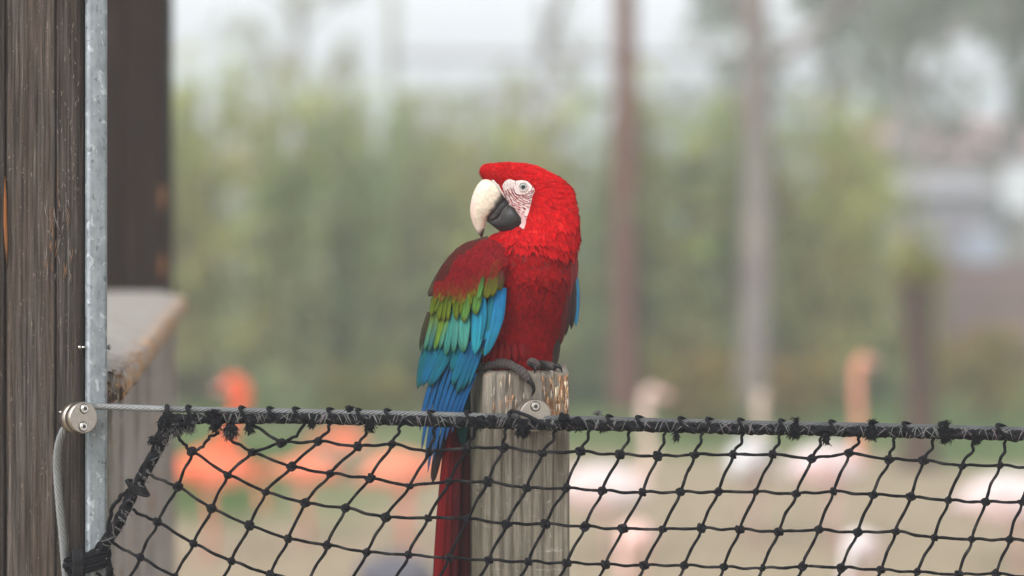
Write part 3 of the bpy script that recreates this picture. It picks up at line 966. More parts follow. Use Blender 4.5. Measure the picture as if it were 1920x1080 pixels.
# ------------------------------------------------------------------ wire rope
CABLE = [(150, 760.5), (180, 762), (310, 767), (493, 771), (760, 776), (1000, 783), (1180, 788), (1360, 793), (1640, 798.5), (1920, 806), (2060, 810)]
def cab(px):
    for (x0_, y0_), (x1_, y1_) in zip(CABLE, CABLE[1:]):
        if px <= x1_: return y0_ + (y1_ - y0_) * (px - x0_) / (x1_ - x0_)
    return CABLE[-1][1]
CY = 4.512
def brd(px):     # centre row of the border rope
    off = 12.5 if px > 520 else 12.5 + (520 - px) * .03
    if px > 1100: off = 11
    return cab(px) + off + 1.3 * nz(px * .02, 5)
def wire(mb, pts, r, pitch, n=6, c=(1, 1, 1, 1)):
    pts = [Vector(p) for p in pts]
    if not isinstance(c, list): c = [c] * len(pts)
    L = [0]
    for a, b_ in zip(pts, pts[1:]): L.append(L[-1] + (b_ - a).length)
    for k in range(n):
        out = []
        for i, p in enumerate(pts):
            t = (pts[min(len(pts) - 1, i + 1)] - pts[max(0, i - 1)]).normalized()
            u = t.cross(Vector((0, 1, 0))).normalized(); v = t.cross(u)
            a = 2 * math.pi * (k / n - L[i] / pitch)
            out.append(p + (u * math.cos(a) + v * math.sin(a)) * r * .64)
        mb.tube(out, r * .36, 7, c)
    mb.tube(pts, r * .5, 6, (.06, .06, .06, 1))  # core coloured near-black as painted shade between the strands
wr = thing('wire_rope', W(180, 762, CY), 'taut twisted steel wire rope the net hangs from', 'cable')
b = MB(); wire(b, [W(150 + i * 4, cab(150 + i * 4), CY + (.0 if i > 8 else -.02 * (1 - i / 8))) for i in range(478)], .0062, .062, c=[tuple([g * (1 + .3 * nz(i * .13, 3))] * 3) + (1,) for i in range(478) for g in [1.1 if i < 40 else .75 if i < 190 else .5]])
b.build('strand', M['wire'], wr)
tail = spline([(136, 790), (122, 803), (111, 830), (107, 862), (108, 900), (112, 950), (117, 1000), (121, 1050), (126, 1110), (128, 1180)], 9)
wt = thing('wire_rope', W(121, 1050, 4.50), 'loose end of wire rope hanging below the pillar clamp', 'cable')
b = MB(); wire(b, [W(x, y, 4.497 + .012 * min(1, (y - 790) / 90)) for x, y in tail], .0082, .075)
b.build('strand', M['wire'], wt)

# ------------------------------------------------------------------ net
BLK = rgb(20, 20, 22)
BLK2 = rgb(34, 33, 35)
GRY = rgb(104, 102, 100)
NY = 4.495
net = thing('safety_net', W(960, 960, NY), 'black knotted cord net hanging in front of the macaw', 'net')
K = {}
def row(h, v0, pts):
    for i, p in enumerate(pts): K[(h, v0 + i)] = p
row(0, 0, [(528, 830), (597, 827), (671, 837), (735, 832), (805, 847), (875, 840), (944, 839), (1017, 849), (1088, 846), (1162, 852), (1233, 855), (1302, 852), (1375, 852), (1449, 852), (1522, 860), (1592, 849), (1667, 861), (1732, 863), (1804, 873), (1874, 872), (1945, 876), (2016, 880)])
row(1, 0, [(473, 848), (547, 875), (619, 888), (694, 896), (768, 911), (842, 903), (915, 903), (988, 915), (1061, 915), (1129, 920), (1205, 923), (1276, 922), (1347, 922), (1417, 922), (1493, 926), (1563, 921), (1637, 927), (1708, 931), (1778, 938), (1848, 941), (1916, 941), (1988, 946)])
row(2, -1, [(360, 846), (427, 890), (498, 922), (572, 943), (648, 952), (723, 970), (803, 971), (877, 972), (950, 982), (1023, 982), (1097, 987), (1168, 991), (1243, 992), (1315, 990), (1387, 992), (1460, 997), (1535, 993), (1608, 998), (1679, 996), (1752, 1008), (1822, 1011), (1893, 1011), (1964, 1015)])
row(3, -1, [(334, 912), (397, 953), (468, 985), (540, 1010), (614, 1022), (688, 1035), (766, 1040), (842, 1046), (917, 1050), (991, 1053), (1063, 1055), (1135, 1058), (1208, 1060), (1283, 1060), (1357, 1063), (1429, 1065), (1505, 1062), (1578, 1064), (1652, 1068), (1720, 1072), (1798, 1077), (1868, 1075), (1940, 1082)])
row(4, -1, [(295, 978), (363, 1019), (434, 1052), (507, 1077)])
row(5, -1, [(263, 1045), (328, 1081)])
for h in (4, 5, 6):
    for v in range(-1, 22):
        if (h, v) not in K:
            x, y = K[(h - 1, v)]
            K[(h, v)] = (x - 35 + 3 * nz(v, h), y + 69 + 4 * nz(v * 2, h))
TOP = [(573, 795), (618, 800), (688, 808), (750, 803), (815, 803), (890, 806), (948, 803), (1040, 804), (1104, 810), (1180, 810), (1246, 814), (1316, 816), (1392, 820), (1462, 823), (1540, 826), (1612, 827), (1677, 826), (1750, 830), (1826, 834), (1885, 836), (1960, 840), (2030, 842)]
TOP_ = TOP
def dep(px, py): return NY + .004 * nz(px * .013, py * .013) + .0015 * nz(px * .05, py * .06, 4)
knot_off = {}
def cord(mb, pts, r=.0029, sag=2.5, seed=0):
    full = []
    for i in range(len(pts) - 1):
        (xa_, ya_), (xb_, yb_) = pts[i], pts[i + 1]
        full.append((xa_, ya_))
        hor = abs(xb_ - xa_) > abs(yb_ - ya_) * 1.3
        for f, s in ((.22, .5), (.5, 1.0), (.78, .35)):
            x = xa_ + (xb_ - xa_) * f; y = ya_ + (yb_ - ya_) * f
            n1 = nz(x * .06, y * .06, seed)
            if hor: y += sag * s * (.5 + n1) - (1.8 if f < .3 else 0)
            else: x += 2.4 * (s - .5) * (1 if f < .5 else -1) + 2.5 * n1 + (2.0 if f < .3 else -1.5 if f > .7 else 0)
            full.append((x, y))
    full.append(pts[-1])
    sp_ = spline(full, 3)
    mb.tube([W(x, y, dep(x, y)) for x, y in sp_], [r * (1 + .22 * nz(x * .3, y * .3, 8)) for x, y in sp_], 8, [jit(mix(BLK, rgb(58, 56, 54), max(0, nz(x * .035, y * .035) * 1.3)), .2) for x, y in sp_])
LEFT = {0: [(466, 786), (480, 800)], 1: [(428, 822), (445, 832)], 2: [(331, 816), (344, 832)], 3: [(279, 889), (300, 899)], 4: [(248, 955), (266, 966)], 5: [(210, 1018), (235, 1032)], 6: [(180, 1075), (205, 1090)]}
for h in range(7):
    vs = sorted(v for (hh, v) in K if hh == h)
    b = MB(); cord(b, LEFT[h] + [K[(h, v)] for v in vs], seed=h)
    b.build('cord', M['cord'], net)
for v in range(-1, 22):
    pts = [K[(h, v)] for h in range(7) if (h, v) in K]
    if v >= 0: TOP[v] = (TOP[v][0], brd(TOP[v][0]) + 5)
    if v >= 0: pts = [TOP[v]] + ([(TOP[v][0] - 1, TOP[v][1] + (pts[0][1] - TOP[v][1]) * .4)] if v > 0 else [(556, 818)]) + pts
    else: pts = [(411, 812), (392, 818), (381, 838)] + pts
    b = MB(); cord(b, pts, seed=40 + v)
    b.build('cord', M['cord'], net)
# knots: four wound variants shared by all crossings
kn = []
for q in range(4):
    kr = random.Random(60 + q)
    b = MB()
    for k in range(3):
        a0 = kr.uniform(0, 3.1); tilt = kr.uniform(-.6, .6)
        P = []
        for i in range(11):
            a = a0 + i / 10 * 4.4
            P.append(Vector((math.cos(a) * .0068, -.003 * math.sin(a * 2) - .002, math.sin(a) * .0062 + tilt * .004 * math.cos(a))))
        b.tube(P, .0034, 7, jit(BLK2, .2, kr))
    b.tube([Vector((-.009, .001, .004)), Vector((0, -.004, 0)), Vector((.009, .001, -.004))], [.0036, .0052, .0036], 8, jit(BLK, .2, kr))
    b.tube([Vector((-.004, .001, -.008)), Vector((0, -.002, 0)), Vector((.005, .001, .008))], [.0036, .0056, .0036], 8, BLK)
    kn.append(b.mesh('knot', M['cord']))
nw = wloc(net)
for (h, v), (x, y) in K.items():
    if y > 1200: continue
    o = bpy.data.objects.new('knot', kn[(h * 5 + v * 3 + (v * v) % 3) % 4])
    COL.objects.link(o); o.parent = net
    o.location = W(x, y, dep(x, y)) - nw
    o.rotation_euler = (R.uniform(-.3, .3), R.uniform(-.7, .7), R.uniform(-.3, .3))
    s_ = R.uniform(.70, .98); o.scale = (s_, s_, s_)

# border rope: four lays twisted together, then grey threads and fuzz
def lay_rope(mb, pts, r, pitch, n=4, seed=0, thread=None):
    pts = [Vector(p) for p in pts]
    L = [0]
    for a, b_ in zip(pts, pts[1:]): L.append(L[-1] + (b_ - a).length)
    for k in range(n + (2 if thread else 0)):
        out = []
        th = k >= n
        for i, p in enumerate(pts):
            t = (pts[min(len(pts) - 1, i + 1)] - pts[max(0, i - 1)]).normalized()
            u = t.cross(Vector((0, 1, 0))).normalized(); v = t.cross(u)
            sgn = 1 if k % 2 else -1
            a = 2 * math.pi * (k / n + sgn * L[i] / pitch) + .5 * nz(L[i] * 30, k, seed)
            rr = r * (.55 if not th else .98) * (1 + .14 * nz(L[i] * 60, k, seed + 3))
            out.append(p + (u * math.cos(a) + v * math.sin(a)) * rr)
        if th: thread.tube(out, .0010, 4, [jit(GRY, .3) for _ in out])
        else: mb.tube(out, [r * .52 * (1 + .15 * nz(L[i] * 80, k)) for i in range(len(out))], 7, [jit(mix(BLK, BLK2, R.random()), .2) for _ in out])
th1 = MB(); b = MB()
lay_rope(b, [W(318 + i * 5, brd(318 + i * 5), NY) for i in range(348)], .0100, .075, 4, 1, th1)
b.build('border_rope', M['cord'], net)
side = spline([(322, 784), (308, 815), (291, 850), (268, 890), (244, 935), (224, 975), (203, 1010), (182, 1036), (150, 1056), (122, 1066)], 7)
b = MB(); lay_rope(b, [W(x, y, NY - .002) for x, y in side], .0115, .085, 4, 2, th1)
b.build('border_rope', M['cord'], net)
# pale worn threads zigzagging over the rope
fr = random.Random(71)
for k in range(150):
    x = fr.uniform(330, 1935); y = brd(x)
    s = fr.choice((-1, 1)); L_ = fr.uniform(5, 12)
    P = []
    for i in range(6):
        a = -1.9 + 3.4 * i / 5
        P.append(W(x + s * L_ * (i / 5 - .5), y + 9.5 * math.sin(a * .8) , NY - .0098 * math.cos(a * .75) - .0005))
    th1.tube(P, fr.uniform(.0006, .0011), 4, jit(GRY, .35, fr))
for k in range(36):
    i = fr.randrange(3, len(side) - 3); x, y = side[i]
    P = [W(x + fr.uniform(-4, 4) + q * 2.4 * fr.choice((1, 1.4)), y + (q - 2) * fr.uniform(2, 5), NY - .0135 + .0012 * abs(q - 2)) for q in range(5)]
    th1.tube(P, .0008, 4, jit(GRY, .3, fr))
stuff(th1.build('worn_thread', M['fibre'], net))
# lashings round the cable and the rope
for k, (x, sl_, rr) in enumerate([(317, 5, 1.3), (362, 12, 1.25), (463, 14, 1.1), (518, 17, 1), (566, 17, 1), (630, 17, 1), (681, 13, 1), (738, 17, 1), (822, 20, 1), (889, 17, 1), (958, 4, 1.1), (1060, 9, 1.1), (1152, 15, 1), (1210, 18, 1), (1288, 16, 1), (1340, 16, 1), (1398, 14, 1), (1475, 14, 1), (1570, 15, 1), (1648, 15, 1), (1712, 20, 1), (1775, 15, 1), (1888, 20, 1.1), (1960, 16, 1)]):
    b = MB(); P = []
    yc = (cab(x) + brd(x)) / 2
    for i in range(17):
        a = i / 16 * 2 * math.pi
        P.append(W(x - sl_ * math.cos(a - .55) * .95, yc + (-14.2 * math.copysign(abs(math.cos(a)) ** .8, math.cos(a)) + .3) * (1 if rr == 1 else 1.08), (CY + NY) / 2 - .0175 * math.sin(a) - .001))
    b.tube(P, .0031 * rr, 7, [jit(mix(BLK, BLK2, .5), .2) for _ in P])
    b.build('lashing', M['cord'], net)
# long diagonal lashing over the post clamp
b = MB(); b.tube([W(x, y, Yq) for x, y, Yq in ((958, 770, 4.505), (968, 772, 4.488), (990, 780, 4.481), (1015, 793, 4.481), (1035, 799, 4.486), (1055, 800, 4.492))], [.003, .0035, .0038, .0038, .0035, .003], 8, BLK2)
b.build('lashing', M['cord'], net)

def tuft(px, py, down, n, L, spread, Yq=NY - .009, seed=0, pale=.0, lump=.008, lab=None):
    """a frayed cord end: a wound lump and a brush of fine curling fibres"""
    fr = random.Random(seed + int(px))
    b = MB()
    c = W(px, py, Yq)
    for k in range(7):
        b.tube([c + rdir(fr) * lump * .8, c + rdir(fr) * lump * .5, c + rdir(fr) * lump * .8], [lump * .3, lump * .5, lump * .3], 7, jit(BLK, .25, fr))
    sg = -1 if down else 1
    lump *= .68; L *= .78
    for k in range(int(n * 2.6)):
        a = fr.gauss(0, spread * .8)
        d = Vector((math.sin(a), fr.uniform(-.6, .3), sg * math.cos(a))).normalized()
        s0 = c + rdir(fr) * lump * .85
        l = L * fr.triangular(.3, 1.0, .8) * PX * Yq
        bend = Vector((fr.uniform(-.45, .45), fr.uniform(-.2, .2), -.3 if down else -.2)) * l
        e = s0 + d * l * .85 + bend
        col = jit(GRY if fr.random() < pale else mix(BLK, BLK2, fr.random()), .3, fr)
        b.tube([s0, s0 + d * l * .5 + rdir(fr) * l * .08, e], [.0007, .0007, .0004] if col[0] < .06 else [.0005, .0005, .0003], 4, col)
    return b.build('frayed_tuft', M['fibre'], net)
tuft(398, 782, False, 70, 24, .75, lump=.012)
tuft(405, 792, True, 50, 22, .7, lump=.013)
tuft(432, 806, True, 120, 20, 1.1, pale=.55, lump=.015)
tuft(468, 797, True, 40, 20, .5, lump=.010)
tuft(330, 800, True, 90, 20, 1.2, pale=.5, lump=.016)
tuft(312, 790, True, 50, 22, 1.3, pale=.2, lump=.014)
tuft(355, 795, True, 80, 20, 1.0, pale=.6, lump=.013)
tuft(585, 790, True, 30, 16, .5, lump=.008)
tuft(655, 768, False, 40, 13, 1.1, lump=.006)
tuft(693, 793, True, 70, 20, .45, lump=.010)
tuft(900, 788, True, 60, 20, .7, lump=.011)
tuft(922, 786, True, 60, 18, .9, pale=.3, lump=.010)
tuft(980, 795, True, 130, 30, .32, lump=.011, Yq=NY - .012)
tuft(1058, 786, True, 60, 16, 1.0, lump=.013)
tuft(1082, 792, True, 50, 18, .8, pale=.3, lump=.012)
tuft(1130, 796, True, 45, 17, .5, lump=.009)
tuft(1268, 812, True, 16, 22, .5, lump=.006)
tuft(1490, 800, True, 90, 28, .35, lump=.010); tuft(1492, 792, False, 16, 20, .5, lump=.006)
tuft(1549, 818, True, 50, 18, .35, lump=.008)
tuft(1633, 804, True, 90, 26, .35, lump=.011); tuft(1634, 796, False, 18, 24, .6, lump=.006)
tuft(1772, 808, True, 90, 27, .35, lump=.011); tuft(1774, 798, False, 18, 22, .6, lump=.006)
tuft(1831, 818, True, 55, 18, .3, lump=.009)
tuft(1120, 778, False, 40, 20, .8, pale=1.0, lump=.002)
tuft(288, 828, False, 60, 16, 1.2, lump=.010)
tuft(206, 1068, True, 40, 22, .3, lump=.008)
# thin cord laced down the side rope, and the wraps at the bottom
b = MB()
cord(b, [(308, 772), (299, 800), (290, 835), (278, 870), (266, 905), (259, 925)], .0036, seed=90)
cord(b, [(262, 908), (244, 918), (225, 930), (208, 958), (203, 995), (204, 1030), (208, 1068)], .0038, seed=91)
b.build('lacing', M['cord'], net)
for k in range(4):
    b = MB(); P = []
    for i in range(13):
        a = i / 12 * 2 * math.pi
        P.append(W(254 + 17 * math.cos(a) + k * 2.6, 916 + 5 * math.sin(a) + k * 4.6 - 8 + 6 * math.cos(a), NY - .002 - .015 * math.sin(a)))
    b.tube(P, .0032, 7, jit(BLK2, .2)); b.build('lashing', M['cord'], net)
for k in range(5):
    b = MB(); P = []
    for i in range(15):
        a = i / 14 * 2 * math.pi
        P.append(W(163 + (40 - k * 2) * math.cos(a) + k * .8 + 3 * nz(k * 3.1, 1), 1042 + k * 6.2 - (9 + 9 * nz(k * 2.7, 4)) * math.cos(a) + 3 * math.sin(a) + 2 * nz(a * 2, k), NY - .001 - .018 * math.sin(a)))
    b.tube(P, .0042, 7, jit(BLK, .25)); b.build('lashing', M['cord'], net)
for k in range(4):
    b = MB(); P = []
    for i in range(13):
        a = i / 12 * 2 * math.pi
        P.append(W(136 + k * 5 + 3 * math.cos(a), 1060 + 28 * math.sin(a), NY - .003 - .021 * math.cos(a)))
    b.tube(P, .0036, 7, jit(BLK2, .2)); b.build('lashing', M['cord'], net)

# ------------------------------------------------------------------ macaw
YB = 4.635
mac = thing('macaw', W(975, 693, YB), 'red macaw with green and blue wings perched on the grey post', 'macaw')
RED = rgb(180, 16, 20); CRIM = rgb(112, 8, 11); DKRED = rgb(82, 12, 16); BRN = rgb(62, 40, 30)  # CRIM body: partly its own crimson, partly painted shade below the head
LV = [ # row, left, right, depth centre, half depth
    (688, 955, 992, -.030, .022), (682, 922, 1018, -.026, .044), (668, 902, 1033, -.018, .060), (640, 890, 1041, -.008, .073), (600, 880, 1053, -.004, .084),
    (560, 870, 1061, -.006, .093), (520, 858, 1068, -.006, .096), (492, 853, 1069, -.002, .086), (468, 884, 1073, .002, .078), (445, 922, 1077, .002, .065),
    (425, 944, 1078, .0, .058), (400, 952, 1077, -.002, .050), (375, 943, 1072, -.004, .047), (352, 924, 1063, -.006, .044), (335, 905, 1047, -.008, .040), (322, 900, 1026, -.009, .033), (312, 907, 1004, -.010, .024), (307, 925, 982, -.010, .014), (305, 945, 962, -.010, .004)]
body = MB(); rows, cols = [], []
NA = 56
lv = spline(LV, 6)
secs = []
for (py_, l, r_, dc, hd) in lv:
    ring, cl = [], []
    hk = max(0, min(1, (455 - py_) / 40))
    for j in range(NA):
        a = 2 * math.pi * j / NA
        ca, sa = math.cos(a), math.sin(a)
        ca = math.copysign(abs(ca) ** .94, ca); sa = math.copysign(abs(sa) ** .94, sa)
        sa *= 1 - hk * .44 * (.5 - .5 * ca) ** 1.2
        px_ = (l + r_) / 2 + (r_ - l) / 2 * ca
        ring.append(W(px_, py_, YB + dc).lerp(W(px_, py_, YB + dc), 0) + Vector((0, hd * sa, 0)))
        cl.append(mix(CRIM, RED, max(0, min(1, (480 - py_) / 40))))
    rows.append(ring); cols.append(cl)
body.grid(rows, cols=cols, closed=True, cap0=True, cap1=True)
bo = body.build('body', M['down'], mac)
bvh = bvhtree.BVHTree.FromPolygons([Vector(v) for v in body.v], body.f)
def surf(px, py, back=False):
    """point and normal of the body on the near side, on the line of sight"""
    o_ = Vector((0, 0, EYE)); t = W(px, py, YB)
    d = (t - o_).normalized()
    hit = bvh.ray_cast(o_, d)
    if hit[0] is None: return None, None
    n = hit[1]
    if n.dot(d) > 0: n = -n
    return hit[0], n
def topx(p):
    return 960 + p[0] / (p[1] * PX), HOR + (EYE - p[2]) / (p[1] * PX)

def inpoly(x, y, P):
    c = False
    j = len(P) - 1
    for i in range(len(P)):
        if (P[i][1] > y) != (P[j][1] > y) and x < (P[j][0] - P[i][0]) * (y - P[i][1]) / (P[j][1] - P[i][1]) + P[i][0]: c = not c
        j = i
    return c
FACE = [(942, 349), (946, 341), (955, 336), (966, 339), (978, 338), (988, 340), (996, 347), (1003, 357), (999, 366), (996, 380), (991, 399), (986, 413), (983, 423), (978, 428), (963, 416), (955, 398), (950, 385), (949, 374), (945, 361)]

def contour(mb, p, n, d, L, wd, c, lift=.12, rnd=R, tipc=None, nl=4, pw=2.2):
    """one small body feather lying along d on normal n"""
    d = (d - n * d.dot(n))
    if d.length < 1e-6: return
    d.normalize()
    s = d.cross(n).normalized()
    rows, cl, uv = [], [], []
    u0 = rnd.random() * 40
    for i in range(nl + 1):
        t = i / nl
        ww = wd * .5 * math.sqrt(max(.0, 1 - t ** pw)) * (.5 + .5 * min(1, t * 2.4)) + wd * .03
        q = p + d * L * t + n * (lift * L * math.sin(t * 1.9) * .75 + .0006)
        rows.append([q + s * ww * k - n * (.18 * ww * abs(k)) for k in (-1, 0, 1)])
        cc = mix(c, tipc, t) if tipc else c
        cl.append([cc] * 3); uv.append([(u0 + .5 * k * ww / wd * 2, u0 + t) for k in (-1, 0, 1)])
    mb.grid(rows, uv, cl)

pl = MB()
pr_ = random.Random(77)
tris = []
area = []
for f in body.f:
    if len(f) != 4: continue
    a, b_, c_, d_ = (Vector(body.v[i]) for i in f)
    ar = ((c_ - a).cross(d_ - b_)).length * .5
    tris.append((a, b_, c_, d_)); area.append(ar)
def scatter_rate(py_):
    return 1.0 if py_ < 450 else .42
cum, tot = [], 0
for q, ar in zip(tris, area):
    cx_, cyy = topx((q[0] + q[2]) / 2)
    tot += ar * (1.0 if cyy < 380 else .8 if cyy < 450 else .40)
    cum.append(tot)
import bisect
for k in range(15000):
    i = bisect.bisect(cum, pr_.random() * tot)
    if i >= len(tris): continue
    a, b_, c_, d_ = tris[i]
    u, v = pr_.random(), pr_.random()
    p = (a * (1 - u) + b_ * u) * (1 - v) + (d_ * (1 - u) + c_ * u) * v
    n = (b_ - a).cross(d_ - a).normalized()
    cen = Vector((W(968, 0, YB).x, YB, p.z))
    if n.dot(p - cen) < 0: n = -n
    x, y = topx(p)
    side_face = FACE
    if inpoly(x, y, side_face): continue
    if x < 945 and 345 < y < 436 and abs(p.y - (YB - .006)) < .03: continue
    if y > 676: continue
    # flow of the plumage
    if y < 470:
        rd = Vector((x - 905, 0, -(y - 372)))
        rd.normalize()
        g = max(0, min(1, (y - 330) / 120))
        fl = rd * (1 - .75 * g) + Vector((.10, 0, -1)) * g * .9
        fl = fl + Vector((0, (p.y - YB) * 4, 0))
    else:
        fl = Vector((-.04 + .0006 * (x - 960), 0, -1))
    fl += rdir(pr_) * (.14 if y < 400 else .22)
    # length: short on the forehead, long on neck and belly
    if y < 470:
        dist = math.hypot(x - 930, y - 350)
        L = (5.5 + .075 * dist) * .001 * 1.05
        if dist < 60: L = (5 + 3 * dist / 60) * .001
        # stop in front of the bare face
        tx, ty = topx(p + fl.normalized() * L)
        if inpoly(tx, ty, side_face) or (p.y < YB and inpoly(tx, ty, [(x_ - 1.5, y_ - 1) for x_, y_ in side_face])): continue
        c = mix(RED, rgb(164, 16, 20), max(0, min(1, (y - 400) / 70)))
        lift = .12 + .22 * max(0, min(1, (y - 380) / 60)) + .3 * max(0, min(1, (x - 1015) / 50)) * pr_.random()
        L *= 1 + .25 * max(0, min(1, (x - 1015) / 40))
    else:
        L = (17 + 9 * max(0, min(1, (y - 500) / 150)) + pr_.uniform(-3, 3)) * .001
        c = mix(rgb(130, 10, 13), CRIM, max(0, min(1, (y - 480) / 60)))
        lift = .17
        if 470 < y < 500 and pr_.random() < .10: c = rgb(104, 30, 28)
    c = jit(c, .24, pr_)
    if y < 450 and pr_.random() < .03: c = jit(rgb(200, 40, 32), .1, pr_)
    contour(pl, p, n, fl, L * pr_.uniform(.85, 1.3), L * (pr_.uniform(.34, .5) if y < 470 else pr_.uniform(.5, .68)), mix(c, (c[0] * .55, c[1] * .5, c[2] * .5, 1), 1), lift, pr_, tipc=(c[0] * 1.2, c[1] * 1.15, c[2] * 1.15, 1), pw=2.2 if y < 470 else 2.7)  # dark base, light tip: shade between overlapping feathers put into the colour
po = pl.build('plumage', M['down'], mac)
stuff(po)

# bare face patch on both sides, hugging the head
def patch_mesh(sgn):
    mb = MB()
    # boundary-fitted fan of rings from the centre
    cx_, cyy = 966, 372
    B = spline(FACE + [FACE[0]], 4)[:-1]
    rows, cl = [], []
    for i in range(15):
        t = i / 14
        ring, cc = [], []
        for (x, y) in B:
            xx, yy = cx_ + (x - cx_) * t, cyy + (y - cyy) * t
            p, n = surf(min(xx, 1055), yy)
            if p is None:
                p, n = W(xx, yy, YB - .02), Vector((0, -1, 0))
            p = Vector(p) + n * (.0011 * (1 - t ** 6) + .0004)
            if sgn < 0: p = Vector((p.x, 2 * (YB - .006) - p.y, p.z))
            ring.append(p)
            g = .5 + .5 * nz(xx * .15, yy * .15)
            q_ = max(0, min(1, (yy - 380) / 40))
            cc.append(mix(mix(rgb(222, 200, 196), rgb(234, 224, 220), g), rgb(206, 164, 160), q_ * .8))
        rows.append(ring); cl.append(cc)
    mb.grid(rows, cols=cl, closed=True)
    return mb
for s in (1, -1):
    patch_mesh(s).build('face_patch', M['skin'], mac)
# rows of tiny red feathers across the bare face
fl_ = MB(); fr = random.Random(12)
EYEP = (981.5, 350)
def tiny(x, y, dx, dy, L, wd, c):
    p0, n0 = surf(x, y); p1, n1 = surf(x + dx * L, y + dy * L)
    if p0 is None or p1 is None: return
    pm = (p0 + p1) / 2
    fl_.tube([p0 + n0 * .0016, pm + n0 * .0024, p1 + n1 * .0017], [wd * .00045, wd * .0007, wd * .0002], 5, c)
for k in range(12):                # arcs under the eye, from the beak back and down
    n = 15
    for i in range(n):
        t = (i + fr.uniform(-.25, .25)) / (n - 1)
        r_ = 16 + k * 4.9 + fr.uniform(-1.3, 1.3)
        a = rad(12 + 158 * (1 - t))
        x = EYEP[0] - 2 + r_ * math.cos(a) * 1.05 + k * .2; y = EYEP[1] + r_ * math.sin(a) * .92
        if not inpoly(x, y, FACE) or not inpoly(x + 2, y + 2, FACE): continue
        if k > 8 and fr.random() < .55: continue
        ta = a - math.pi / 2
        c = jit(rgb(150, 18, 20), .25, fr) if k > 1 else jit(rgb(150, 60, 54), .25, fr)
        tiny(x, y, math.cos(ta) * .8 + .25, math.sin(ta) * .8 + .35, fr.uniform(4.5, 8.5), fr.uniform(1.0, 1.5), c)
for k in range(46):               # dark flecks on the lores
    x, y = fr.uniform(938, 968), fr.uniform(336, 366)
    if not inpoly(x, y, FACE): continue
    tiny(x, y, .5, .7, fr.uniform(1.2, 2.6), fr.uniform(.6, .9), jit(rgb(112, 52, 48), .3, fr))
stuff(fl_.build('facial_feather', M['down'], mac))
# folds of skin behind the lower mandible
b = MB()
for k, (ox, oy) in enumerate(((0, 0), (4, -2), (8, -3.5))):
    P = []
    for (x, y) in spline([(950 + ox, 384 + oy), (962 + ox, 390 + oy), (973 + ox, 402 + oy), (979 + ox * .8, 416 + oy * .4), (980 + ox * .3, 430)], 4):
        p, n = surf(x, y)
        if p is not None: P.append(p + n * .0012)
    b.tube(P, .0016, 6, rgb(204, 168, 164))
b.build('skin_fold', M['skin'], mac)

# eye
def eye(sgn):
    p, n = surf(*EYEP)
    if sgn < 0:
        p = Vector((p.x, 2 * (YB - .006) - p.y, p.z)); n = Vector((n.x, -n.y, n.z))
    n = (n * .5 + Vector((-.1, -sgn * .9, .05))).normalized()
    u = n.cross(Vector((0, 0, 1))).normalized(); v = u.cross(n)
    def dome(mb, r, h, off, cf_, N=24, Mr=8):
        rows, cl = [], []
        for i in range(Mr + 1):
            t = i / Mr
            rr = r * t
            rows.append([p + n * (off + h * math.sqrt(max(0, 1 - t * t * .96))) + (u * math.cos(a) + v * math.sin(a)) * rr for a in [2 * math.pi * j / N for j in range(N)]])
            cl.append([cf_(t)] * N)
        mb.grid(rows, cols=cl, closed=True)
    b = MB()
    ring = [p + n * .0022 + (u * math.cos(a) + v * math.sin(a)) * 0.0083 for a in [2 * math.pi * j / 28 for j in range(29)]]
    b.tube(ring, .0015, 8, rgb(206, 188, 182)); e = b.build('eye', M['skin'], mac)
    b = MB(); dome(b, .0076, .0030, .0008, lambda t: mix(rgb(178, 188, 178), rgb(120, 138, 136), max(0, min(1, (t - .45) * 2))) if t < .86 else rgb(104, 112, 110)); b.build('iris', M['iris'], e)
    b = MB(); dome(b, .0040, .0012, .0033, lambda t: (.004, .004, .004, 1)); b.build('pupil', M['iris'], e)
eye(1); eye(-1)

# beak
HC = YB - .008
def loft2(pairs, per, n, cf_, sq=1.0):
    mb = MB(); rows, cl = [], []
    S = spline([(*a, *b_, w_) for a, b_, w_ in pairs], per)
    for i, (ax_, ay, bx, by, w_) in enumerate(S):
        t = i / (len(S) - 1)
        A, B = W(ax_, ay, HC), W(bx, by, HC)
        m_ = (A + B) / 2; h = (A - B) / 2
        ring, cc = [], []
        for j in range(n):
            a = 2 * math.pi * j / n
            ca, sa = math.cos(a), math.sin(a)
            sa = math.copysign(abs(sa) ** sq, sa)
            ring.append(m_ + h * ca + Vector((0, w_ * .001 * sa, 0)))
            cc.append(cf_(t, ca, sa, ring[-1]))
        rows.append(ring); cl.append(cc)
    mb.grid(rows, cols=cl, closed=True, cap0=True, cap1=True)
    return mb
def ubc(t, ca, sa, p):
    x, y = topx(p)
    n_ = nz(x * .12, y * .12)
    g_ = nz(x * .55, y * .10, 3) * .5 + nz(x * .4, y * .4, 9) * .5
    c = mix(rgb(206, 188, 162), rgb(226, 214, 196), max(0, min(1, .5 + .4 * n_ + .6 * g_)))
    if x < 893: c = mix(c, rgb(226, 196, 182), .6)
    # black base along the cutting edge
    s = (x - 912) * .76 + (y - 412) * .64
    edge = 8.0 if t < .55 else -99
    d = 0.0
    lx = 943 - (y - 362) * .62            # left limit of the black area
    if y > 358 and t < .62: d = max(0, min(1, (x - lx + 6 + 4 * n_) / 6))
    if y > 404: d = max(0, min(1, (x - 911 + 3 * n_) / 4)) if t < .62 else d
    if y > 428: d = max(d, max(0, min(1, (y - 430 + (x - 898) * 1.1) / 12)))
    return mix(c, rgb(56, 53, 51), d)
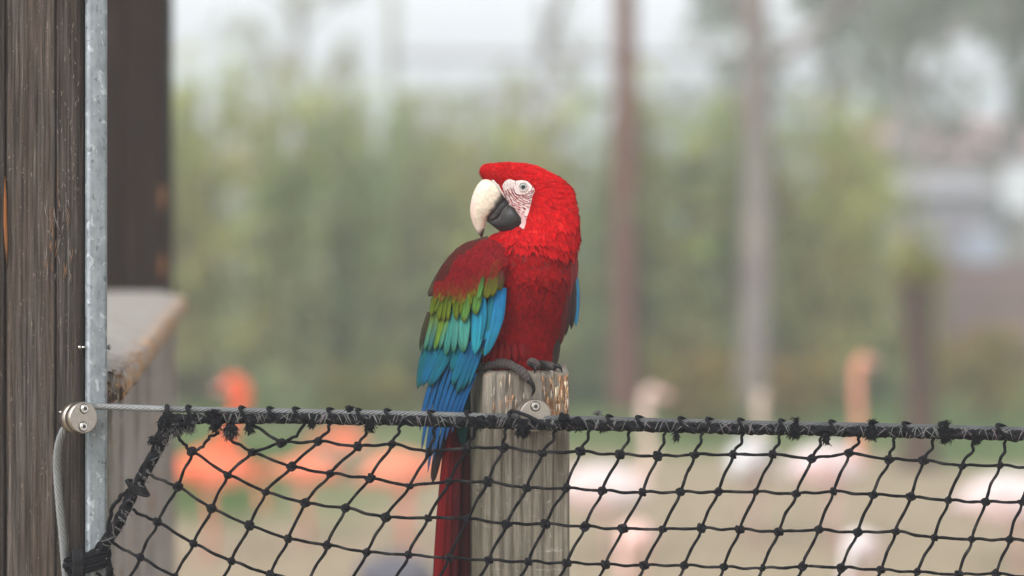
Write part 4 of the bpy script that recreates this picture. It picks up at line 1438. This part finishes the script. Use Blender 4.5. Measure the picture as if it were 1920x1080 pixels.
ub = loft2([((930, 335), (948, 372), 19), ((911, 334), (944, 384), 24), ((895, 347), (932, 399), 24.5), ((885, 370), (917, 410), 22), ((881.5, 394), (911.5, 417), 17), ((885, 415), (909, 428), 12), ((893, 433), (906.5, 438), 7), ((903.5, 447), (904.5, 447.5), 1)], 6, 36, ubc, .85)
ubo = ub.build('upper_beak', M['beak'], mac)
# cere fold at the root of the bill
b = MB()
b.tube([W(x, y, HC - dd * .001) for x, y, dd in ((917, 334, 10), (925, 339, 18), (934, 350, 22), (942, 362, 23), (947, 371, 22))], [.0016, .002, .002, .0018, .0014], 8, [rgb(226, 214, 204), rgb(206, 196, 190), rgb(196, 186, 180), rgb(208, 186, 180), rgb(208, 190, 184)])
b.build('cere', M['skin'], mac)
lb_ = loft2([((966, 392), (981, 414), 28), ((954, 383), (981, 428), 34), ((944, 389), (969, 439), 34), ((936, 403), (950, 439.5), 28), ((926, 412), (932, 430), 16), ((911.5, 411.5), (912.5, 414.5), 2.5)], 6, 32,
           lambda t, ca, sa, p: mix(mix(rgb(28, 27, 26), rgb(42, 40, 38), .5 + .5 * nz(p[0] * 300, p[2] * 300)), rgb(108, 102, 97), max(0, min(.8, (ca - .45) * .9)) if t > .3 else max(0, ca - .7) * .8), .8)
lb_.build('lower_beak', M['beakdark'], mac)
b = MB()
b.tube([W(x, y, HC) for x, y in ((952, 378), (940, 388), (931, 400), (921, 408), (912, 411))], [.011, .013, .012, .009, .004], 12, [rgb(50, 47, 46), rgb(44, 42, 41), rgb(52, 50, 48), rgb(72, 68, 66), rgb(54, 50, 48)], flat=(Vector((0, 1, 0)), 1.3))
b.build('tongue', M['beakdark'], mac)

# ---- near wing
def dW(px, py):
    u = (940 - px) / 148.0
    d = -.103 + (.105 * u * u if u > 0 else .05 * u * u)
    if py < 510: d += 1.05e-5 * (510 - py) ** 2
    if py > 640: d += .00022 * (py - 640)
    return d
def wfeather(parent, bx, by, tx, ty, wd, c0, c1, layer, curve=0.0, n=3.2, tip=None, name='feather', df=dW, edge=.8, idx=0):
    mb = MB(); rows, cl, uv = [], [], []
    dx, dy = tx - bx, ty - by
    L = math.hypot(dx, dy); ux, uy = dx / L, dy / L
    vx, vy = -uy, ux
    vsgn = 1
    NL = 12; u0 = R.random() * 20
    for i in range(NL + 1):
        t = i / NL
        ww = wd * .5 * (math.sqrt(max(0, 1 - t ** n)) * (.62 + .38 * min(1, t * 2.5))) + .35
        cx_ = bx + dx * t + vx * curve * math.sin(math.pi * t); cyy = by + dy * t + vy * curve * math.sin(math.pi * t)
        ring, cc, uu = [], [], []
        for k in (-1, -.78, -.4, 0, .4, .78, 1):
            x, y = cx_ + vx * ww * k, cyy + vy * ww * k
            d = df(x, y) - layer * .0024 + .0028 * k * k * min(1, wd / 18) + .0022 * k - .0008 * math.exp(-(k * 4) ** 2) - .0012 * t
            ring.append(W(x, y, YB + d))
            c = mix(c0, c1, t)
            if tip and t > .8: c = mix(c, tip, (t - .8) / .2)
            f = 1 if abs(k) < .7 else (.5 + .5 * edge) if abs(k) < .9 else edge * .6
            if k == 0: f *= .76
            cc.append((c[0] * f, c[1] * f, c[2] * f, 1)); uu.append((u0 + k * .5 * wd / 20, u0 + t * L / 50))
        rows.append(ring); cl.append(cc); uv.append(uu)
    mb.grid(rows, uv, cl)
    return mb.build(name, M['feather'], parent)

wingp = [(908, 447), (880, 452), (856, 466), (836, 490), (822, 515), (812, 545), (806, 580), (800, 620), (794, 660), (800, 690), (850, 700), (895, 690), (912, 640), (930, 600), (944, 556), (950, 520), (952, 480), (940, 455)]
wm = MB()
rows, cl = [], []
B = spline(wingp + [wingp[0]], 3)[:-1]
for i in range(13):
    t = i / 12
    ring, cc = [], []
    for x, y in B:
        xx, yy = 885 + (x - 885) * t, 570 + (y - 570) * t
        ring.append(W(xx, yy, YB + dW(xx, yy) + .003 + .012 * t ** 6))
        cc.append(DKRED if yy < 545 else rgb(48, 66, 40) if yy < 600 else rgb(28, 62, 74))
    rows.append(ring); cl.append(cc)
wm.grid(rows, cols=cl, closed=True)
wing = wm.build('wing', M['down'], mac)
wing['label'] = 'spread near wing banded red, green and blue'
BLU = rgb(26, 92, 140); BLU2 = rgb(28, 76, 128); TEA = rgb(22, 100, 116); TBL = rgb(24, 98, 144); CYA = rgb(28, 116, 156); AQ = rgb(60, 130, 120); GRN = rgb(94, 112, 20); DGR = rgb(54, 68, 16); TIP = rgb(36, 76, 54); NAVY = rgb(16, 36, 68)
# primaries
wfeather(wing, 852, 672, 826, 792, 50, NAVY, rgb(16, 34, 66), -4, 2, 3.4)
for k, (bx, by, tx, ty, wd, cv) in enumerate([(870, 700, 868, 832, 30, 3), (818, 690, 787, 808, 10, 3), (830, 685, 790, 846, 10, 5), (841, 682, 797, 870, 10.5, 6), (851, 684, 802, 886, 10.5, 7), (861, 690, 811, 868, 10.5, 7), (870, 698, 823, 846, 10.5, 6), (878, 704, 835, 826, 10.5, 5), (885, 706, 847, 812, 10, 5), (892, 700, 858, 800, 9, 4)]):
    if k == 0: wfeather(wing, bx, by, tx, ty, wd, rgb(24, 58, 56), rgb(22, 66, 64), -5, cv, 3, df=lambda x, y: dW(x, y) + .02)
    else: wfeather(wing, bx, by, tx, ty, wd, jit(BLU, .1), jit(BLU2, .12), -1 + k * .28, cv, 1.8, tip=rgb(58, 70, 96), edge=.5)
# secondaries
for k, (bx, by, tx, ty, wd, c0, c1) in enumerate([(802, 640, 783, 730, 14, TEA, rgb(26, 96, 104)), (812, 640, 788, 724, 17, TEA, TBL), (826, 640, 793, 724, 19, TEA, TBL), (848, 636, 804, 724, 34, TEA, rgb(26, 104, 132)),
                                     (862, 645, 846, 697, 17, TEA, TEA), (902, 655, 878, 724, 13, BLU, TEA), (897, 648, 866, 732, 17, BLU, TEA), (889, 640, 856, 738, 20, BLU, TEA), (880, 640, 848, 724, 22, BLU, TEA)]):
    wfeather(wing, bx, by, tx, ty, wd, jit(c0, .1), jit(c1, .1), 2 + k * .3, 2, 2.3, tip=rgb(26, 74, 68), edge=.55)
# greater coverts
for k, (bx, by, tx, ty, wd, c0, c1) in enumerate([(805, 585, 787, 660, 11, rgb(58, 52, 30), rgb(40, 40, 30)), (812, 585, 796, 656, 13, GRN, AQ), (822, 585, 804, 659, 14, GRN, TEA), (832, 585, 815, 657, 14, GRN, rgb(92, 132, 52)), (841, 588, 824, 654, 13, rgb(96, 132, 50), AQ),
                                     (848, 580, 836, 667, 18, AQ, AQ), (857, 580, 850, 662, 18, rgb(74, 136, 122), AQ), (925, 600, 903, 664, 16, NAVY, NAVY), (922, 556, 914, 622, 14, TEA, TEA), (872, 575, 868, 662, 27, rgb(56, 130, 126), rgb(72, 136, 118)),
                                     (897, 552, 890, 664, 30, CYA, rgb(42, 142, 152)), (905, 556, 899, 640, 16, CYA, TEA), (940, 538, 908, 668, 33, rgb(28, 108, 164), rgb(32, 114, 132))]):
    wfeather(wing, bx, by, tx, ty, wd, jit(c0, .07), jit(c1, .07), 5.2 + k * .22, 1.5 if k < 10 else -3, 2.5, tip=rgb(44, 92, 60) if k < 10 else None, edge=.72)
# median coverts
for k, (bx, by, tx, ty, wd) in enumerate([(818, 545, 808, 592, 11), (825, 545, 815, 586, 11), (830, 545, 822, 601, 12), (836, 545, 831, 603, 12), (844, 545, 839, 601, 12), (868, 540, 862, 590, 13), (855, 545, 855, 600, 14), (884, 528, 880, 574, 16), (880, 535, 869, 605, 22), (898, 525, 891, 591, 23), (918, 518, 911, 560, 24), (930, 515, 922, 556, 20), (938, 508, 937, 545, 20), (905, 518, 896, 562, 13)]):
    c0, c1 = jit(DGR, .2), jit(GRN, .15)
    if k in (8, 9): c1 = rgb(84, 132, 62)
    if k in (10, 11): c0, c1 = rgb(74, 62, 26), rgb(92, 98, 22)
    if k == 12: c0, c1 = rgb(88, 34, 28), rgb(58, 66, 26)
    if k == 13: c1 = rgb(86, 142, 74)
    wfeather(wing, bx, by, tx, ty, wd, c0, c1, 8.5 + k * .2, 1, 2.5, tip=rgb(78, 74, 18), edge=.7)
# dark shoulder feathers along the outer edge
for k, (bx, by, tx, ty, wd) in enumerate([(835, 500, 803, 556, 20), (848, 482, 812, 536, 20), (862, 468, 824, 514, 20), (880, 457, 838, 492, 18), (905, 449, 858, 470, 14), (915, 446, 880, 456, 12)]):
    wfeather(wing, bx, by, tx, ty, wd, jit(BRN, .2), rgb(70, 50, 30), 7.6 + k * .1, -2, 3, tip=rgb(40, 30, 22), edge=.7)
# red lesser coverts
cv_ = MB(); wr_ = random.Random(8)
pts = []
for k in range(1500):
    x, y = wr_.uniform(815, 955), wr_.uniform(447, 560)
    if not inpoly(x, y, wingp): continue
    lim = 556 if x < 870 else 556 - (x - 870) * .62
    if y > lim - 14: continue
    pts.append((y, x))
pts.sort(reverse=True)
for i, (y, x) in enumerate(pts):
    p = W(x, y, YB + dW(x, y) - .0215)
    e = .004
    px1 = W(x + 4, y, YB + dW(x + 4, y) - .0215); py1 = W(x, y + 4, YB + dW(x, y + 4) - .0215)
    n = (px1 - p).cross(py1 - p).normalized()
    if n.y > 0: n = -n
    d = Vector((-.30 - .004 * (900 - x), 0, -1)) + rdir(wr_) * .16
    # distance from the outer (left) edge decides brown or red
    xe = 812 + max(0, (545 - y)) * .55 + max(0, 480 - y) * 1.0
    c = mix(rgb(122, 18, 22), rgb(96, 14, 19), wr_.random())
    if x - xe < 9: c = mix(BRN, DKRED, wr_.random() * .6)
    if x > 925 and y > 505: c = mix(c, rgb(66, 42, 32), .7)
    L = (11 + 5 * (y - 450) / 100) * .001
    contour(cv_, p, n, d, L * wr_.uniform(.9, 1.2), L * .62, jit(c, .18, wr_), .06, wr_, tipc=jit(mix(c, DKRED, .3), .1, wr_))
for i in range(230):
    x = wr_.uniform(816, 940)
    lim = 556 if x < 870 else 556 - (x - 870) * .62
    y = lim - wr_.uniform(2, 30)
    p = W(x, y, YB + dW(x, y) - .0245)
    px1 = W(x + 4, y, YB + dW(x + 4, y) - .0245); py1 = W(x, y + 4, YB + dW(x, y + 4) - .0245)
    n = (px1 - p).cross(py1 - p).normalized()
    if n.y > 0: n = -n
    f = (30 - (lim - y)) / 34 + wr_.uniform(-.22, .22)
    c = mix(rgb(108, 18, 20), mix(rgb(84, 60, 20), GRN, max(0, min(1, f * 1.5 - .75))), max(0, min(1, f * 1.3)))
    L = wr_.uniform(.014, .021)
    contour(cv_, p, n, Vector((-.22 - .003 * (900 - x), 0, -1)) + rdir(wr_) * .12, L, L * .45, jit(c, .2, wr_), .05, wr_, tipc=jit(c, .2, wr_))
stuff(cv_.build('covert', M['down'], wing))

# ---- far wing, seen edge-on along the right flank
def dF(px, py):
    u = (px - 1046) / 38.0
    return -.045 + .062 * u * u if u > 0 else -.045 - .008 * u
fm = MB(); rows, cl = [], []
for i in range(14):
    t = i / 13
    y = 468 + 164 * t
    xl_ = 1062 - 8 * math.sin(t * 3.1) - 14 * t; xr_ = 1076 + 8 * math.sin(min(1, t * 1.5) * 2.2) - 30 * max(0, t - .55) ** 1.1 * 1.3
    cv2 = max(0, (t - .75) / .25) ** 1.5; xl_, xr_ = xl_ + (1049 - xl_) * cv2, xr_ + (1052 - xr_) * cv2
    rows.append([W(xl_ + (xr_ - xl_) * j / 8, y, YB + dF(xl_ + (xr_ - xl_) * j / 8, y)) for j in range(9)])
    cl.append([jit(mix(rgb(120, 22, 24), rgb(66, 30, 26), j / 8), .1) for j in range(9)])
fm.grid(rows, cols=cl)
fwing = fm.build('wing', M['down'], mac)
fwing['label'] = 'folded far wing with one turquoise edge'
for k, (bx, by, tx, ty, wd, c0, c1, n_) in enumerate([(1076, 500, 1080, 612, 13, CYA, rgb(40, 130, 176), 2.6), (1072, 500, 1071, 618, 15, rgb(54, 28, 26), rgb(40, 28, 26), 3), (1066, 520, 1060, 630, 14, rgb(70, 26, 24), rgb(44, 28, 26), 2.2), (1062, 540, 1050, 648, 15, rgb(96, 24, 24), rgb(62, 26, 24), 2.0), (1068, 480, 1066, 560, 15, rgb(132, 24, 26), rgb(104, 22, 24), 3), (1074, 468, 1077, 530, 13, rgb(128, 24, 26), rgb(112, 22, 24), 3)]):
    wfeather(fwing, bx, by, tx, ty, wd, c0, c1, k * .3 + .5, -3, n_, df=dF, edge=.7)
for k, (bx, by, tx, ty, wd) in enumerate([(1044, 600, 1040, 690, 16), (1038, 600, 1032, 694, 18), (1030, 605, 1022, 692, 17), (1022, 615, 1012, 686, 15)]):
    wfeather(fwing, bx, by, tx, ty, wd, rgb(52, 46, 42), rgb(62, 52, 46), k * .5, -1.5, 3, df=lambda x, y: -.04 + .0009 * max(0, x - 1030), edge=.6)
# flank feathers over the far leg
for k, (bx, by, tx, ty, wd) in enumerate([(1044, 570, 1034, 640, 20), (1034, 590, 1022, 656, 20), (1024, 600, 1010, 668, 20), (1010, 610, 998, 680, 22)]):
    wfeather(mac, bx, by, tx, ty, wd, rgb(156, 20, 24), rgb(146, 20, 24), 2, 0, 3, df=lambda x, y: -.088 + .0016 * max(0, x - 1000) + .00042 * max(0, y - 590), name='flank_feather', edge=.8)

for k, (bx, by, tx, ty, wd) in enumerate([(915, 640, 908, 682, 17), (926, 642, 921, 684, 17), (938, 644, 935, 681, 18), (950, 646, 950, 683, 18), (963, 646, 966, 680, 18), (977, 644, 981, 676, 18), (990, 640, 994, 674, 17), (904, 630, 899, 676, 14)]):
    wfeather(mac, bx, by, tx, ty, wd, jit(CRIM, .12), jit(CRIM, .12), k % 2 * .6, 0, 2.2, df=lambda x, y: -.090 + .0000075 * (x - 955) ** 2 + .0001 * max(0, y - 655), name='flank_feather', edge=.75)
# ---- tail
def dT(px, py): return .03 + .00002 * (py - 760)
for k, (bx, by, tx, ty, wd, c0, c1, ly) in enumerate([(874, 730, 872, 1270, 26, rgb(50, 11, 14), rgb(58, 11, 14), 0), (862, 730, 846, 1290, 30, rgb(46, 11, 14), rgb(54, 11, 14), 1), (852, 740, 822, 1300, 26, rgb(84, 13, 16), rgb(112, 15, 18), 2), (846, 750, 812, 1260, 18, rgb(104, 14, 17), rgb(128, 16, 19), 3), (842, 790, 811, 906, 17, rgb(34, 26, 24), rgb(44, 34, 30), 5), (866, 730, 852, 1180, 16, rgb(72, 12, 15), rgb(66, 11, 15), 4), (874, 700, 868, 838, 26, rgb(24, 58, 54), rgb(26, 70, 66), 6)]):
    wfeather(mac, bx, by, tx, ty, wd, c0, c1, ly, 4, 4.5, df=dT, name='tail_feather', edge=.6)

# ---- feet
def toe(parent, pts, rs, c=rgb(76, 69, 66)):
    b = MB()
    S = spline([(x, y, d, r_) for (x, y, d), r_ in zip(pts, rs)], 9)
    P = [W(x, y, YB + d) for x, y, d, r_ in S]
    b.tube(P, [r_ * .001 * (1 + .04 * math.sin(i * 2.3) + .07 * nz(i * .9, r_)) for i, (x, y, d, r_) in enumerate(S)], 12, [jit(mix(c, rgb(104, 97, 92), .5 + .5 * math.sin(i * 2.3)), .15) for i in range(len(S))])
    return b.build('toe', M['foot'], parent)
def claw(parent, pts, r):
    b = MB()
    S = spline(pts, 5)
    b.tube([W(x, y, YB + d) for x, y, d in S], [r * (1 - .9 * (i / (len(S) - 1)) ** 1.3) for i in range(len(S))], 9, rgb(18, 16, 15))
    return b.build('claw', M['claw'], parent)
for side_ in (0, 1):
    fb = MB()
    if side_ == 0:
        fb.tube([W(935, 668, YB - .055), W(930, 680, YB - .07), W(928, 687, YB - .075)], [.009, .010, .010], 12, rgb(100, 92, 88))
        ft = fb.build('foot', M['foot'], mac)
        toe(ft, [(886, 693, -.045), (905, 688, -.062), (925, 683, -.077), (945, 681, -.086), (965, 688, -.095), (982, 700, -.102), (994, 717, -.1045)], [7, 8.5, 8.5, 10, 8, 9, 6])
        claw(ft, [(991, 712, -.107), (998, 720, -.109), (1001, 730, -.108), (999, 738, -.106), (995, 744, -.104)], .0052)
        toe(ft, [(928, 686, -.07), (955, 684, -.066), (975, 690, -.078)], [8, 7, 6])
        toe(ft, [(922, 688, -.06), (900, 690, -.03), (885, 694, -.01)], [8, 7, 5])
    else:
        fb.tube([W(990, 664, YB - .04), W(990, 676, YB - .05), W(992, 684, YB - .055)], [.012, .013, .011], 12, rgb(96, 88, 84))
        ft = fb.build('foot', M['foot'], mac)
        toe(ft, [(968, 688, -.062), (982, 680, -.066), (1000, 680, -.078), (1012, 688, -.09)], [6, 9, 9, 6])
        claw(ft, [(996, 683, -.088), (1003, 687, -.096), (1004, 694, -.1), (1001, 701, -.1)], .0045)
        toe(ft, [(1000, 680, -.05), (1020, 684, -.066), (1032, 686, -.074), (1042, 689, -.08)], [8, 8, 7.5, 6])
        claw(ft, [(1041, 685, -.084), (1048, 687, -.089), (1052, 692, -.09), (1054, 698, -.088)], .0052)
        claw(ft, [(1014, 680, -.084), (1020, 680, -.09), (1024, 686, -.093), (1022, 692, -.094)], .005)
        toe(ft, [(985, 686, -.05), (970, 690, -.03), (960, 692, -.01)], [7, 6, 4])

# ------------------------------------------------------------------ air
hz = MB()
hz.box((-320, -80, -1.0), (320, 320, 11.0))
ho = hz.build('haze', None, smooth=False)
m = bpy.data.materials.new('haze_air'); m.use_nodes = True
t = m.node_tree; t.nodes.clear()
mo = t.nodes.new('ShaderNodeOutputMaterial'); pv = t.nodes.new('ShaderNodeVolumePrincipled')
pv.inputs['Color'].default_value = (.90, .95, 1.0, 1)
pv.inputs['Density'].default_value = .0044
t.links.new(pv.outputs[0], mo.inputs['Volume'])
ho.data.materials.append(m)
tag(ho, 'thin pale mist filling the paddock', 'haze', kind='stuff')
